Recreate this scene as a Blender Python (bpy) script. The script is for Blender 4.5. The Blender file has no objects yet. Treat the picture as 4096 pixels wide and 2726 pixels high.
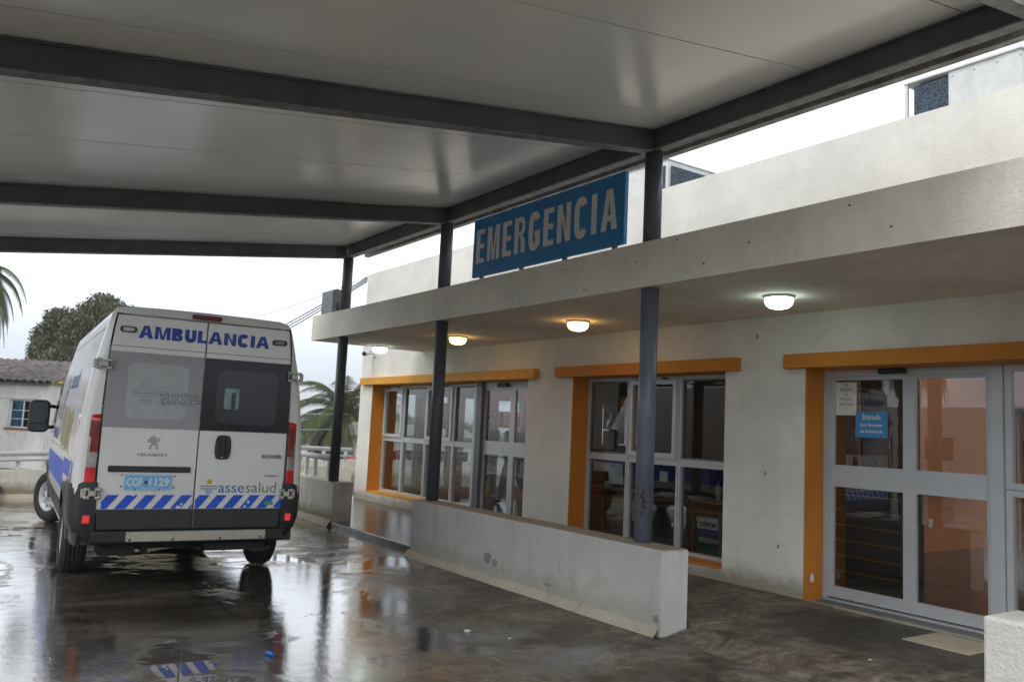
import bpy, bmesh, math, random
from mathutils import Vector, Matrix
R = math.radians
rnd = random.Random(7)
scene = bpy.context.scene
COL = scene.collection

# ------------------------------------------------------------------ camera
CAM_H = 1.56
yaw, pitch, roll = R(-55.7), R(6.0), R(2.72)
f = Vector((math.sin(yaw)*math.cos(pitch), math.cos(yaw)*math.cos(pitch), math.sin(pitch)))
r0 = Vector((math.cos(yaw), -math.sin(yaw), 0)); u0 = r0.cross(f)
r1 = math.cos(roll)*r0 + math.sin(roll)*u0
u1 = -math.sin(roll)*r0 + math.cos(roll)*u0
cam_d = bpy.data.cameras.new("camera"); cam = bpy.data.objects.new("camera", cam_d); COL.objects.link(cam)
m = Matrix((( r1.x, u1.x, -f.x), (r1.y, u1.y, -f.y), (r1.z, u1.z, -f.z))).to_4x4()
m.translation = Vector((0, 0, CAM_H))
cam.matrix_world = m
cam_d.sensor_width = 36; cam_d.lens = 36*3350/4096
cam_d.clip_start = 0.05; cam_d.clip_end = 20000
scene.camera = cam

# ------------------------------------------------------------------ light
SUN_EL, SUN_AZ = R(50), R(150)
w = bpy.data.worlds.new("World"); scene.world = w; w.use_nodes = True
nt = w.node_tree; nt.nodes.clear()
sky = nt.nodes.new('ShaderNodeTexSky'); sky.sky_type = 'NISHITA'; sky.sun_disc = False
sky.sun_elevation = SUN_EL; sky.sun_rotation = SUN_AZ; sky.air_density = 1.2; sky.dust_density = 6; sky.ozone_density = 1.0
hs = nt.nodes.new('ShaderNodeHueSaturation'); hs.inputs['Saturation'].default_value = 0.22
mx = nt.nodes.new('ShaderNodeMix'); mx.data_type = 'RGBA'; mx.inputs[0].default_value = 0.75
mx.inputs[7].default_value = (9.0, 9.35, 9.9, 1)      # even cloud deck
bg = nt.nodes.new('ShaderNodeBackground'); bg.inputs[1].default_value = 0.10
wo = nt.nodes.new('ShaderNodeOutputWorld')
nt.links.new(sky.outputs[0], hs.inputs['Color']); nt.links.new(hs.outputs[0], mx.inputs[6])
tcw = nt.nodes.new('ShaderNodeTexCoord'); sxw = nt.nodes.new('ShaderNodeSeparateXYZ'); nt.links.new(tcw.outputs['Generated'], sxw.inputs[0])
rw = nt.nodes.new('ShaderNodeValToRGB'); rw.color_ramp.elements[0].position = 0; rw.color_ramp.elements[0].color = (.44, .48, .54, 1)
rw.color_ramp.elements[1].position = .75; rw.color_ramp.elements[1].color = (.18, .18, .19, 1)
for q_, c_ in ((.07, (.55, .585, .64)), (.16, (.84, .87, .91)), (.24, (1, 1, 1)), (.34, (1, 1, 1))):
    e_ = rw.color_ramp.elements.new(q_); e_.color = (*c_, 1)
nt.links.new(sxw.outputs[2], rw.inputs[0])
mw = nt.nodes.new('ShaderNodeMix'); mw.data_type = 'RGBA'; mw.blend_type = 'MULTIPLY'; mw.inputs[0].default_value = 1
nt.links.new(mx.outputs[2], mw.inputs[6]); nt.links.new(rw.outputs[0], mw.inputs[7])
nt.links.new(mw.outputs[2], bg.inputs[0]); nt.links.new(bg.outputs[0], wo.inputs[0])
sd = bpy.data.lights.new("sun", 'SUN'); sd.energy = 0.6; sd.angle = R(25); sd.color = (1, .97, .93)
so = bpy.data.objects.new("sun", sd); COL.objects.link(so)
sv = Vector((math.sin(SUN_AZ)*math.cos(SUN_EL), math.cos(SUN_AZ)*math.cos(SUN_EL), math.sin(SUN_EL)))
so.rotation_euler = sv.to_track_quat('Z', 'Y').to_euler()
scene.view_settings.view_transform = 'Standard'; scene.view_settings.look = 'None'
scene.view_settings.exposure = 1.32; scene.view_settings.gamma = 1
scene.render.engine = 'CYCLES'
scene.cycles.max_bounces = 10; scene.cycles.diffuse_bounces = 5; scene.cycles.glossy_bounces = 5
scene.cycles.transparent_max_bounces = 16; scene.cycles.transmission_bounces = 6
scene.cycles.sample_clamp_indirect = 6

# ------------------------------------------------------------------ materials
MATS = {}
def new_mat(name):
    mt = bpy.data.materials.new(name); mt.use_nodes = True
    MATS[name] = mt
    return mt, mt.node_tree, mt.node_tree.nodes['Principled BSDF']
def srgb(r, g, b):
    def c(x):
        x /= 255.
        return x/12.92 if x <= .04045 else ((x+.055)/1.055)**2.4
    return (c(r), c(g), c(b), 1)
def ramp(nt, fac, stops):
    n = nt.nodes.new('ShaderNodeValToRGB'); e = n.color_ramp.elements
    while len(e) < len(stops): e.new(0.5)
    for k, (p, c) in enumerate(stops):
        e[k].position = p; e[k].color = c if len(c) == 4 else (*c, 1)
    nt.links.new(fac, n.inputs[0]); return n.outputs[0]
def noise(nt, vec, scale, detail=4, rough=.55, dist=0):
    n = nt.nodes.new('ShaderNodeTexNoise'); n.inputs['Scale'].default_value = scale
    n.inputs['Detail'].default_value = detail; n.inputs['Roughness'].default_value = rough
    n.inputs['Distortion'].default_value = dist
    nt.links.new(vec, n.inputs['Vector']); return n.outputs[0]
def mapping(nt, scale=(1, 1, 1), loc=(0, 0, 0), rot=(0, 0, 0)):
    t = nt.nodes.new('ShaderNodeTexCoord'); mp = nt.nodes.new('ShaderNodeMapping')
    mp.inputs['Scale'].default_value = scale; mp.inputs['Location'].default_value = loc; mp.inputs['Rotation'].default_value = rot
    nt.links.new(t.outputs['Object'], mp.inputs[0]); return mp.outputs[0]
def mixc(nt, fac, a, b, mode='MIX'):
    n = nt.nodes.new('ShaderNodeMix'); n.data_type = 'RGBA'; n.blend_type = mode
    if isinstance(fac, (int, float)): n.inputs[0].default_value = fac
    else: nt.links.new(fac, n.inputs[0])
    for k, v in ((6, a), (7, b)):
        if isinstance(v, tuple): n.inputs[k].default_value = v if len(v) == 4 else (*v, 1)
        else: nt.links.new(v, n.inputs[k])
    return n.outputs[2]
def math_(nt, op, a, b=None, clamp=False):
    n = nt.nodes.new('ShaderNodeMath'); n.operation = op; n.use_clamp = clamp
    for k, v in ((0, a), (1, b)):
        if v is None: continue
        if isinstance(v, (int, float)): n.inputs[k].default_value = v
        else: nt.links.new(v, n.inputs[k])
    return n.outputs[0]
def bump(nt, p, h, strength, dist):
    b = nt.nodes.new('ShaderNodeBump'); b.inputs['Strength'].default_value = strength; b.inputs['Distance'].default_value = dist
    nt.links.new(h, b.inputs['Height']); nt.links.new(b.outputs[0], p.inputs['Normal']); return b

def simple(name, col, rough=.5, metal=0., spec=.5, var=.12, vscale=6., bmp=0, bscale=80., coat=0, emit=None):
    mt, nt, p = new_mat(name)
    v = mapping(nt)
    n = noise(nt, v, vscale, 5, .6)
    lo = tuple(c*(1-var) for c in col[:3]); hi = tuple(min(1, c*(1+var)) for c in col[:3])
    nt.links.new(ramp(nt, n, [(.3, lo), (.7, hi)]), p.inputs['Base Color'])
    p.inputs['Metallic'].default_value = metal; p.inputs['Specular IOR Level'].default_value = spec
    nr = ramp(nt, noise(nt, v, vscale*2.3, 4), [(.3, (max(0.02, rough-.07),)*3), (.7, (rough+.07,)*3)])
    nt.links.new(nr, p.inputs['Roughness'])
    if bmp: bump(nt, p, noise(nt, v, bscale, 3), bmp, .004)
    if coat: p.inputs['Coat Weight'].default_value = coat; p.inputs['Coat Roughness'].default_value = .08
    if emit: p.inputs['Emission Color'].default_value = (*emit[:3], 1); p.inputs['Emission Strength'].default_value = emit[3]
    return mt

def plaster(name, col, stain=(.33, .30, .24), amount=.35, streak=True, bmp=.5, base_dirt=0., rough=.9, blot=(.55, .75)):
    mt, nt, p = new_mat(name)
    v = mapping(nt)
    c = ramp(nt, noise(nt, v, 1.1, 6, .65), [(.38, tuple(x*.88 for x in col)), (.62, tuple(min(1, x*1.05) for x in col))])
    bl = ramp(nt, noise(nt, v, 2.3, 8, .75, .6), [(blot[0]-.02, (0, 0, 0)), (blot[1]-.06, (1, 1, 1))])
    bl = math_(nt, 'MULTIPLY', bl, amount)
    c = mixc(nt, bl, c, stain)
    if streak:
        vs = mapping(nt, (9, 9, .45))
        st = ramp(nt, noise(nt, vs, 1.0, 5, .7), [(.53, (0, 0, 0)), (.70, (1, 1, 1))])
        c = mixc(nt, math_(nt, 'MULTIPLY', st, amount*.75), c, stain)
    # pinholes / specks
    sp = ramp(nt, noise(nt, v, 30, 4, .7), [(.60, (0, 0, 0)), (.68, (1, 1, 1))])
    c = mixc(nt, math_(nt, 'MULTIPLY', sp, .5*amount+.05), c, tuple(x*.5 for x in stain))
    if base_dirt:
        sx = nt.nodes.new('ShaderNodeSeparateXYZ'); tc = nt.nodes.new('ShaderNodeTexCoord'); nt.links.new(tc.outputs['Object'], sx.inputs[0])
        h = math_(nt, 'ADD', sx.outputs[2], math_(nt, 'MULTIPLY', noise(nt, v, 5, 5, .7), -.28))
        d = ramp(nt, h, [(0.0, (1, 1, 1)), (.14, (0, 0, 0))])
        c = mixc(nt, math_(nt, 'MULTIPLY', d, base_dirt), c, (.22, .19, .11))
    nt.links.new(c, p.inputs['Base Color'])
    p.inputs['Roughness'].default_value = rough; p.inputs['Specular IOR Level'].default_value = .25
    vb = mapping(nt)
    hgt = math_(nt, 'ADD', noise(nt, vb, 42, 5, .6), math_(nt, 'MULTIPLY', noise(nt, vb, 9, 3), .6))
    bump(nt, p, hgt, bmp, .012)
    return mt

plaster('wall_plaster', (.76, .745, .69), stain=(.46, .43, .36), amount=.16, base_dirt=.65)
plaster('fascia_plaster', (.82, .775, .70), stain=(.50, .45, .36), amount=.22)
plaster('soffit_plaster', (.83, .77, .68), stain=(.50, .43, .34), amount=.15, streak=False, bmp=.25)
plaster('lowwall_plaster', (.56, .55, .52), stain=(.31, .27, .21), amount=.45, base_dirt=.3, bmp=.6)
plaster('lowwall_top', (.36, .31, .25), stain=(.20, .16, .11), amount=.6, streak=False)
plaster('white_block', (.74, .73, .70), amount=.2, bmp=.9)
plaster('skirt', (.52, .47, .38), stain=(.26, .21, .14), amount=.5, streak=False)
plaster('chipped', (.33, .28, .28), amount=.3, streak=False)
plaster('perimeter', (.74, .72, .64), stain=(.34, .34, .20), amount=.5, base_dirt=.8)
plaster('house_wall', (.78, .77, .73), stain=(.40, .37, .33), amount=.45)
plaster('orange_paint_shaded', (.58, .215, .024), stain=(.45, .15, .015), amount=.3, bmp=.25, rough=.55)  # darker copy of the one orange paint, shade put into the colour
plaster('orange_paint_lit', (.72, .35, .04), stain=(.50, .20, .02), amount=.4, bmp=.25, rough=.55)  # paler copy of the same orange paint, stronger light put into the colour
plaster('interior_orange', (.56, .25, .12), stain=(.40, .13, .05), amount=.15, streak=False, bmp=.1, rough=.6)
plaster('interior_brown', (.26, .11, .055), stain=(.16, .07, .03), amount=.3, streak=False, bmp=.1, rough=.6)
plaster('interior_white', (.55, .50, .44), amount=.15, streak=False, bmp=.1)
simple('interior_floor', (.10, .095, .09), .22, var=.3)
simple('steel_beam', (.085, .085, .088), .55, var=.25, vscale=3, bmp=.2, bscale=60)
simple('steel_flange', (.20, .20, .20), .6, var=.4, vscale=9, bmp=.3)
simple('gutter_metal', (.20, .20, .19), .55, metal=.2, var=.5, vscale=7, bmp=.3)
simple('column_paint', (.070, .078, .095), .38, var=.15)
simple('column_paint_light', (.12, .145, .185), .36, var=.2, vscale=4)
simple('rust', (.05, .025, .014), .8)
simple('alu', (.54, .56, .58), .38, metal=.2, var=.05)
simple('alu_dark', (.14, .14, .15), .4, metal=.3, var=.1)
simple('black_plastic', (.018, .018, .02), .45, var=.3)
simple('rubber', (.020, .020, .021), .75, var=.3, vscale=20, bmp=.5, bscale=90)
simple('bumper_plastic', (.022, .023, .026), .5, var=.25, vscale=8)
simple('under_dark', (.012, .012, .012), .8)
simple('dark_wood', (.07, .035, .02), .5)
simple('wood_orange', (.42, .19, .07), .5, var=.2, vscale=12)
simple('paper', (.72, .72, .70), .8, var=.04)
simple('paper_grey', (.45, .45, .44), .8, var=.12)
simple('ink', (.03, .03, .035), .7)
simple('sign_blue_light', (.055, .27, .58), .5, var=.05)
simple('white_paint', (.75, .76, .76), .5, var=.06)
simple('rail_white', (.66, .68, .70), .4, var=.08)
simple('ac_white', (.66, .67, .66), .5, var=.12, vscale=5)
simple('mirror_face', (.07,.08,.095), .06, metal=.5, var=.1)
simple('van_blue', (.010, .085, .60), .4, var=.2, vscale=14)
simple('van_navy', (.010, .045, .38), .4, var=.08)
simple('asse_blue', (.045, .13, .40), .4)
simple('asse_grey', (.20, .21, .22), .4)
simple('asse_yellow', (.75, .42, .02), .4)
simple('badge_metal', (.36, .36, .37), .35, metal=.6, var=.1)
simple('chrome', (.6, .6, .62), .2, metal=.9, var=.05)
simple('hinge_metal', (.46, .45, .42), .4, metal=.5, var=.15, vscale=20)
simple('red_lens', (.60, .008, .012), .12, coat=.8, var=.3, vscale=9)
simple('dark_red_lens', (.20, .005, .010), .12, coat=.8, var=.3)
simple('brake_red', (.15, .010, .014), .45, var=.2)
simple('reflector_red', (.75, .02, .015), .3, coat=.5, emit=(1, .06, .04, .12))  # faint emission added so the unlit reflector glows
simple('clear_lens', (.42, .39, .39), .12, metal=.4, coat=.8, var=.25, vscale=12)
simple('plate_blue', (.16, .46, .78), .45, var=.06)
simple('plate_dark', (.02, .05, .12), .5)
simple('frost_film', (.33, .335, .355), .32, var=.03, vscale=2.5)
simple('frost_film_light', (.42, .44, .45), .28, var=.025, vscale=2.5)
simple('black_glass', (.010, .010, .014), .08, spec=.35, var=.1)
simple('deep_glass', (.022, .026, .034), .10, spec=.45, var=.4, vscale=1.6)
simple('painted_daylight', (.20, .30, .31), .12, var=.3, vscale=5)  # pale colour standing in for daylight seen through the van
simple('green_sticker', (.06, .30, .20), .5)
simple('wave_yellow', (.62, .50, .08), .4); simple('wave_green', (.22, .42, .12), .4); simple('wave_orange', (.70, .22, .08), .4)
simple('litter_blue', (.01, .20, .60), .4)
simple('green_box', (.015, .075, .05), .7); simple('lid_blue', (.02, .06, .30), .5)
simple('curtain_blue', (.10, .36, .55), .8, var=.5, vscale=8)
simple('bark', (.10, .075, .055), .9, var=.35, vscale=6, bmp=.8, bscale=14)
simple('palm_bark', (.085, .06, .04), .9, var=.4, vscale=10, bmp=1, bscale=12)
simple('skin', (.40, .22, .15), .5); simple('jeans', (.045, .075, .13), .8); simple('dark_cloth', (.014, .013, .015), .85)
simple('red_cloth', (.18, .03, .02), .85); simple('brown_boot', (.035, .025, .02), .6); simple('hair_dark', (.02, .012, .009), .6)
simple('plush', (.62, .62, .60), .95); simple('soft_brown', (.16, .10, .06), .9)
simple('camera_white', (.7, .7, .7), .35)
simple('electric_grey', (.13, .14, .14), .45, metal=.3, var=.35, vscale=5)
simple('cable_black', (.02, .02, .022), .6)
simple('far_roof', (.30, .28, .26), .7); simple('far_roof_red', (.32, .10, .06), .7); simple('far_wall', (.62, .60, .56), .8)
simple('far_blue', (.05, .22, .45), .7); simple('far_red', (.5, .04, .03), .6)
simple('roof_sheet', (.40, .41, .42), .5, metal=.3)
simple('poster_green', (.16, .22, .05), .6, var=.5, vscale=9); simple('poster_red', (.45, .16, .11), .6, var=.08)

# blue sign paint
simple('sign_teal', (.014, .20, .48), .42, var=.10, vscale=1.5)
simple('sign_letter', (.74, .71, .68), .5, var=.04)

# van paint
def van_paint():
    mt, nt, p = new_mat('van_white')
    v = mapping(nt)
    c = ramp(nt, noise(nt, v, 1.6, 6, .7), [(.3, (.76, .76, .74)), (.7, (.83, .83, .81))])
    d = ramp(nt, noise(nt, mapping(nt, (8, 8, .9)), 1, 6, .7), [(.58, (0, 0, 0)), (.85, (1, 1, 1))])
    c = mixc(nt, math_(nt, 'MULTIPLY', d, .35), c, (.36, .33, .27))
    # road grime low down
    sx = nt.nodes.new('ShaderNodeSeparateXYZ'); tc = nt.nodes.new('ShaderNodeTexCoord'); nt.links.new(tc.outputs['Object'], sx.inputs[0])
    h = math_(nt, 'ADD', sx.outputs[2], math_(nt, 'MULTIPLY', noise(nt, v, 4, 5, .7), -.6))
    g = ramp(nt, h, [(.15, (1, 1, 1)), (.9, (0, 0, 0))])
    c = mixc(nt, math_(nt, 'MULTIPLY', g, .28), c, (.35, .32, .27))
    nt.links.new(c, p.inputs['Base Color'])
    p.inputs['Roughness'].default_value = .30; p.inputs['Coat Weight'].default_value = .4; p.inputs['Coat Roughness'].default_value = .12
van_paint()

# ceiling sheet: painted steel, slightly glossy
def ceil():
    mt, nt, p = new_mat('ceiling_sheet')
    v = mapping(nt)
    c = ramp(nt, noise(nt, v, .7, 5, .6), [(.3, (.80, .81, .80)), (.7, (.86, .87, .86))])
    n2 = ramp(nt, noise(nt, mapping(nt, (1, .25, 1)), 2.2, 6, .7), [(.6, (0, 0, 0)), (.85, (1, 1, 1))])
    c = mixc(nt, math_(nt, 'MULTIPLY', n2, .18), c, (.35, .33, .28))
    nt.links.new(c, p.inputs['Base Color'])
    nt.links.new(ramp(nt, noise(nt, v, 1.3, 4), [(.3, (.17,)*3), (.7, (.27,)*3)]), p.inputs['Roughness'])
    p.inputs['Specular IOR Level'].default_value = .85
    bump(nt, p, noise(nt, mapping(nt, (.8, .35, 1)), .9, 2), .15, .03)
ceil()

# thin glass sheet: clear with a mirror layer
def glass(name, tint, extra=.0, rough=.0):
    mt = bpy.data.materials.new(name); mt.use_nodes = True; MATS[name] = mt
    nt = mt.node_tree; nt.nodes.clear()
    out = nt.nodes.new('ShaderNodeOutputMaterial'); mixs = nt.nodes.new('ShaderNodeMixShader')
    tr = nt.nodes.new('ShaderNodeBsdfTransparent'); gl = nt.nodes.new('ShaderNodeBsdfGlossy')
    tr.inputs[0].default_value = (*tint, 1); gl.inputs['Roughness'].default_value = rough
    fr = nt.nodes.new('ShaderNodeFresnel'); fr.inputs[0].default_value = 1.5
    fac = math_(nt, 'ADD', math_(nt, 'MULTIPLY', fr.outputs[0], 2.1), extra, True)
    nt.links.new(fac, mixs.inputs[0]); nt.links.new(tr.outputs[0], mixs.inputs[1]); nt.links.new(gl.outputs[0], mixs.inputs[2])
    nt.links.new(mixs.outputs[0], out.inputs[0])
glass('pane_glass', (.80, .82, .82), .03)
glass('pane_far', (.82, .86, .88), .0)
glass('pane_door', (.72, .70, .68), .07)

# wet concrete yard
def yard():
    mt, nt, p = new_mat('wet_concrete')
    v = mapping(nt)
    big = noise(nt, v, .55, 6, .6, .5)
    fine = noise(nt, v, 7, 8, .7)
    c = ramp(nt, big, [(.40, (.13, .112, .090)), (.5, (.20, .172, .138)), (.60, (.33, .275, .205))])
    c = mixc(nt, .55, c, ramp(nt, fine, [(.42, (.055, .048, .040)), (.60, (.34, .30, .25))]), 'MIX')
    st_ = ramp(nt, noise(nt, mapping(nt, (1.2, .5, 1), (2, 9, 0)), 1.6, 9, .75, .8), [(.44, (1, 1, 1)), (.54, (.36, .34, .31))])
    c = mixc(nt, .8, c, st_, 'MULTIPLY')
    # rusty brown silt
    br = ramp(nt, noise(nt, mapping(nt, (1, 1, 1), (3, 7, 0)), 1.3, 7, .7, 1), [(.58, (0, 0, 0)), (.72, (1, 1, 1))])
    c = mixc(nt, math_(nt, 'MULTIPLY', br, .55), c, (.13, .070, .032))
    # --- dryness: dry near the low wall and the right side
    sx = nt.nodes.new('ShaderNodeSeparateXYZ'); nt.links.new(v, sx.inputs[0])
    X, Y = sx.outputs[0], sx.outputs[1]
    # wet field = noise + bias (left & outward of the canopy is wetter)
    bx = math_(nt, 'MULTIPLY', math_(nt, 'ADD', X, 4.7), -.16)
    by = math_(nt, 'MULTIPLY', math_(nt, 'ADD', Y, -3.75), -.26)
    far = math_(nt, 'MULTIPLY', math_(nt, 'ADD', X, 8.2), -.35)
    by = math_(nt, 'MAXIMUM', by, far)
    bi = math_(nt, 'MINIMUM', bx, by)
    bi = math_(nt, 'MAXIMUM', math_(nt, 'MINIMUM', bi, .12), -.32)
    wetn = noise(nt, mapping(nt, (1, 1, 1), (11.3, 4.2, 0)), .85, 8, .66, .7)
    wet = math_(nt, 'ADD', wetn, bi)
    wmask = ramp(nt, wet, [(.40, (0, 0, 0)), (.56, (1, 1, 1))])
    # puddles: a strip beyond the joint and scattered pools
    def ell(cx, cy, rx, ry, rot=0):
        dx = math_(nt, 'ADD', X, -cx); dy = math_(nt, 'ADD', Y, -cy)
        ca, sa = math.cos(rot), math.sin(rot)
        ex = math_(nt, 'DIVIDE', math_(nt, 'ADD', math_(nt, 'MULTIPLY', dx, ca), math_(nt, 'MULTIPLY', dy, sa)), rx)
        ey = math_(nt, 'DIVIDE', math_(nt, 'ADD', math_(nt, 'MULTIPLY', dx, -sa), math_(nt, 'MULTIPLY', dy, ca)), ry)
        d = math_(nt, 'ADD', math_(nt, 'MULTIPLY', ex, ex), math_(nt, 'MULTIPLY', ey, ey))
        return math_(nt, 'SUBTRACT', 1.0, d)
    e = math_(nt, 'MINIMUM', ell(-10.7, 3.2, 2.8, 1.75), math_(nt, 'MULTIPLY', math_(nt, 'ADD', X, 8.8), -4.0))
    for a in ((-13.2, .7, 2.0, .9), (-5.6, 1.45, .80, .30), (-9.4, .55, .8, .25)):
        e = math_(nt, 'MAXIMUM', e, ell(*a))
    pn = noise(nt, mapping(nt, (1, .6, 1), (5, 1, 0)), 3.4, 9, .72, .5)
    pf = math_(nt, 'ADD', e, math_(nt, 'MULTIPLY', math_(nt, 'ADD', pn, -.52), 4.2))
    pmask = ramp(nt, pf, [(.12, (0, 0, 0)), (.60, (1, 1, 1))])
    # slab joints
    def line(coord, pos, wdt):
        d = math_(nt, 'ABSOLUTE', math_(nt, 'ADD', math_(nt, 'ADD', coord, -pos), math_(nt, 'MULTIPLY', math_(nt, 'ADD', noise(nt, v, 9, 4), -.5), .05)))
        return math_(nt, 'LESS_THAN', d, wdt)
    j = math_(nt, 'MAXIMUM', line(X, -8.78, .012), line(Y, 2.12, .012))
    j = math_(nt, 'MAXIMUM', j, line(X, -4.66, .007)); j = math_(nt, 'MAXIMUM', j, line(Y, -2.4, .012))
    cw = mixc(nt, math_(nt, 'MULTIPLY', wmask, .48), c, (.030, .027, .024))
    c = mixc(nt, math_(nt, 'MULTIPLY', j, .75), cw, (.012, .011, .010))
    # oil spots
    sp = ramp(nt, noise(nt, v, 5.5, 2, .5), [(.70, (0, 0, 0)), (.74, (1, 1, 1))])
    c = mixc(nt, math_(nt, 'MULTIPLY', sp, .5), c, (.02, .018, .015))
    nt.links.new(c, p.inputs['Base Color'])
    dryr = ramp(nt, fine, [(.3, (.34,)*3), (.7, (.55,)*3)])
    wetr = ramp(nt, noise(nt, v, 3.1, 6, .7), [(.35, (.035,)*3), (.7, (.13,)*3)])
    r = mixc(nt, wmask, dryr, wetr); r = mixc(nt, pmask, r, (.012, .012, .012))
    nt.links.new(r, p.inputs['Roughness'])
    nt.links.new(math_(nt, 'ADD', .35, math_(nt, 'MULTIPLY', wmask, .35)), p.inputs['Specular IOR Level'])
    nt.links.new(wmask, p.inputs['Coat Weight']); p.inputs['Coat IOR'].default_value = 1.36
    nt.links.new(mixc(nt, pmask, ramp(nt, noise(nt, v, 4.5, 5, .7), [(.4, (.03,)*3), (.6, (.09,)*3)]), (.01, .01, .01)), p.inputs['Coat Roughness'])
    # height in metres: trowel ripples, grit, with water films filling the low spots
    rip = noise(nt, mapping(nt, (1, .55, 1), (1, 2, 0)), 5.5, 3, .5)
    grit = math_(nt, 'ADD', math_(nt, 'MULTIPLY', noise(nt, v, 34, 6, .75), .6), math_(nt, 'MULTIPLY', noise(nt, mapping(nt, (.8, 1.1, 1)), 13, 4, .6), 1.1))
    hm = math_(nt, 'ADD', math_(nt, 'MULTIPLY', rip, .0065), math_(nt, 'MULTIPLY', grit, .0030))
    dryness = math_(nt, 'SUBTRACT', 1.0, math_(nt, 'MULTIPLY', wmask, .72))
    pud = math_(nt, 'SUBTRACT', 1.0, math_(nt, 'MULTIPLY', pmask, .985))
    hm = math_(nt, 'MULTIPLY', math_(nt, 'MULTIPLY', hm, dryness), pud)
    b = nt.nodes.new('ShaderNodeBump'); b.inputs['Strength'].default_value = 1.0; b.inputs['Distance'].default_value = 1.0
    nt.links.new(hm, b.inputs['Height']); nt.links.new(b.outputs[0], p.inputs['Normal']); nt.links.new(b.outputs[0], p.inputs['Coat Normal'])
yard()

def sidewalk_mat():
    mt, nt, p = new_mat('sidewalk_concrete')
    v = mapping(nt)
    c = ramp(nt, noise(nt, v, 1.3, 8, .7, .6), [(.42, (.075, .066, .054)), (.5, (.17, .148, .116)), (.58, (.30, .25, .19))])
    c = mixc(nt, .5, c, ramp(nt, noise(nt, v, 11, 8, .75), [(.42, (.05, .045, .038)), (.58, (.30, .27, .22))]))
    k_ = ramp(nt, noise(nt, mapping(nt, (1.4, .6, 1), (4, 4, 0)), 1.5, 9, .75, 1.0), [(.46, (1, 1, 1)), (.54, (.40, .38, .34))])
    c = mixc(nt, .75, c, k_, 'MULTIPLY')
    sx = nt.nodes.new('ShaderNodeSeparateXYZ'); nt.links.new(v, sx.inputs[0])
    wet = math_(nt, 'ADD', noise(nt, v, .9, 6, .6, .5), math_(nt, 'MULTIPLY', math_(nt, 'ADD', sx.outputs[0], 8.6), -.11))
    wm = ramp(nt, wet, [(.42, (0, 0, 0)), (.6, (1, 1, 1))])
    # dark damp stain in front of the door
    dx = math_(nt, 'DIVIDE', math_(nt, 'ADD', sx.outputs[0], 3.9), 1.25); dy = math_(nt, 'DIVIDE', math_(nt, 'ADD', sx.outputs[1], -6.35), .75)
    dd = math_(nt, 'ADD', math_(nt, 'ADD', math_(nt, 'MULTIPLY', dx, dx), math_(nt, 'MULTIPLY', dy, dy)), math_(nt, 'MULTIPLY', noise(nt, v, 3, 6, .7), 1.5))
    dm = ramp(nt, math_(nt, 'MULTIPLY', dd, .5), [(.60, (1, 1, 1)), (.9, (0, 0, 0))])
    c = mixc(nt, math_(nt, 'MULTIPLY', dm, .72), c, (.022, .021, .019))
    c = mixc(nt, math_(nt, 'MULTIPLY', wm, .45), c, (.05, .042, .032))
    nt.links.new(c, p.inputs['Base Color'])
    nt.links.new(mixc(nt, wm, (.6, .6, .6), (.17, .17, .17)), p.inputs['Roughness'])
    b = bump(nt, p, noise(nt, v, 20, 8, .75), .3, .012)
    nt.links.new(math_(nt, 'SUBTRACT', .45, math_(nt, 'MULTIPLY', wm, .22)), b.inputs['Strength'])
sidewalk_mat()
simple('terrain_green', (.045, .065, .028), .95, var=.45, vscale=.06)
simple('asphalt', (.05, .05, .05), .5, var=.2)

def leaf_mat(name, lo, hi):
    mt, nt, p = new_mat(name)
    v = mapping(nt)
    c = ramp(nt, noise(nt, v, 1.3, 5, .7), [(.35, lo), (.65, hi)])
    nt.links.new(c, p.inputs['Base Color']); p.inputs['Roughness'].default_value = .6
    p.inputs['Specular IOR Level'].default_value = .3
leaf_mat('leaf_tree', (.055, .080, .036), (.165, .150, .085))
leaf_mat('leaf_far', (.035, .070, .030), (.075, .12, .05))
leaf_mat('leaf_palm', (.030, .055, .018), (.09, .11, .035))
leaf_mat('leaf_palm_old', (.12, .10, .03), (.20, .16, .05))

def tile_mat():
    mt, nt, p = new_mat('roof_tiles')
    v = mapping(nt)
    c = ramp(nt, noise(nt, v, 3, 6, .7), [(.38, (.09, .075, .068)), (.62, (.26, .23, .21))])
    nt.links.new(c, p.inputs['Base Color']); p.inputs['Roughness'].default_value = .7
tile_mat()

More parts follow.
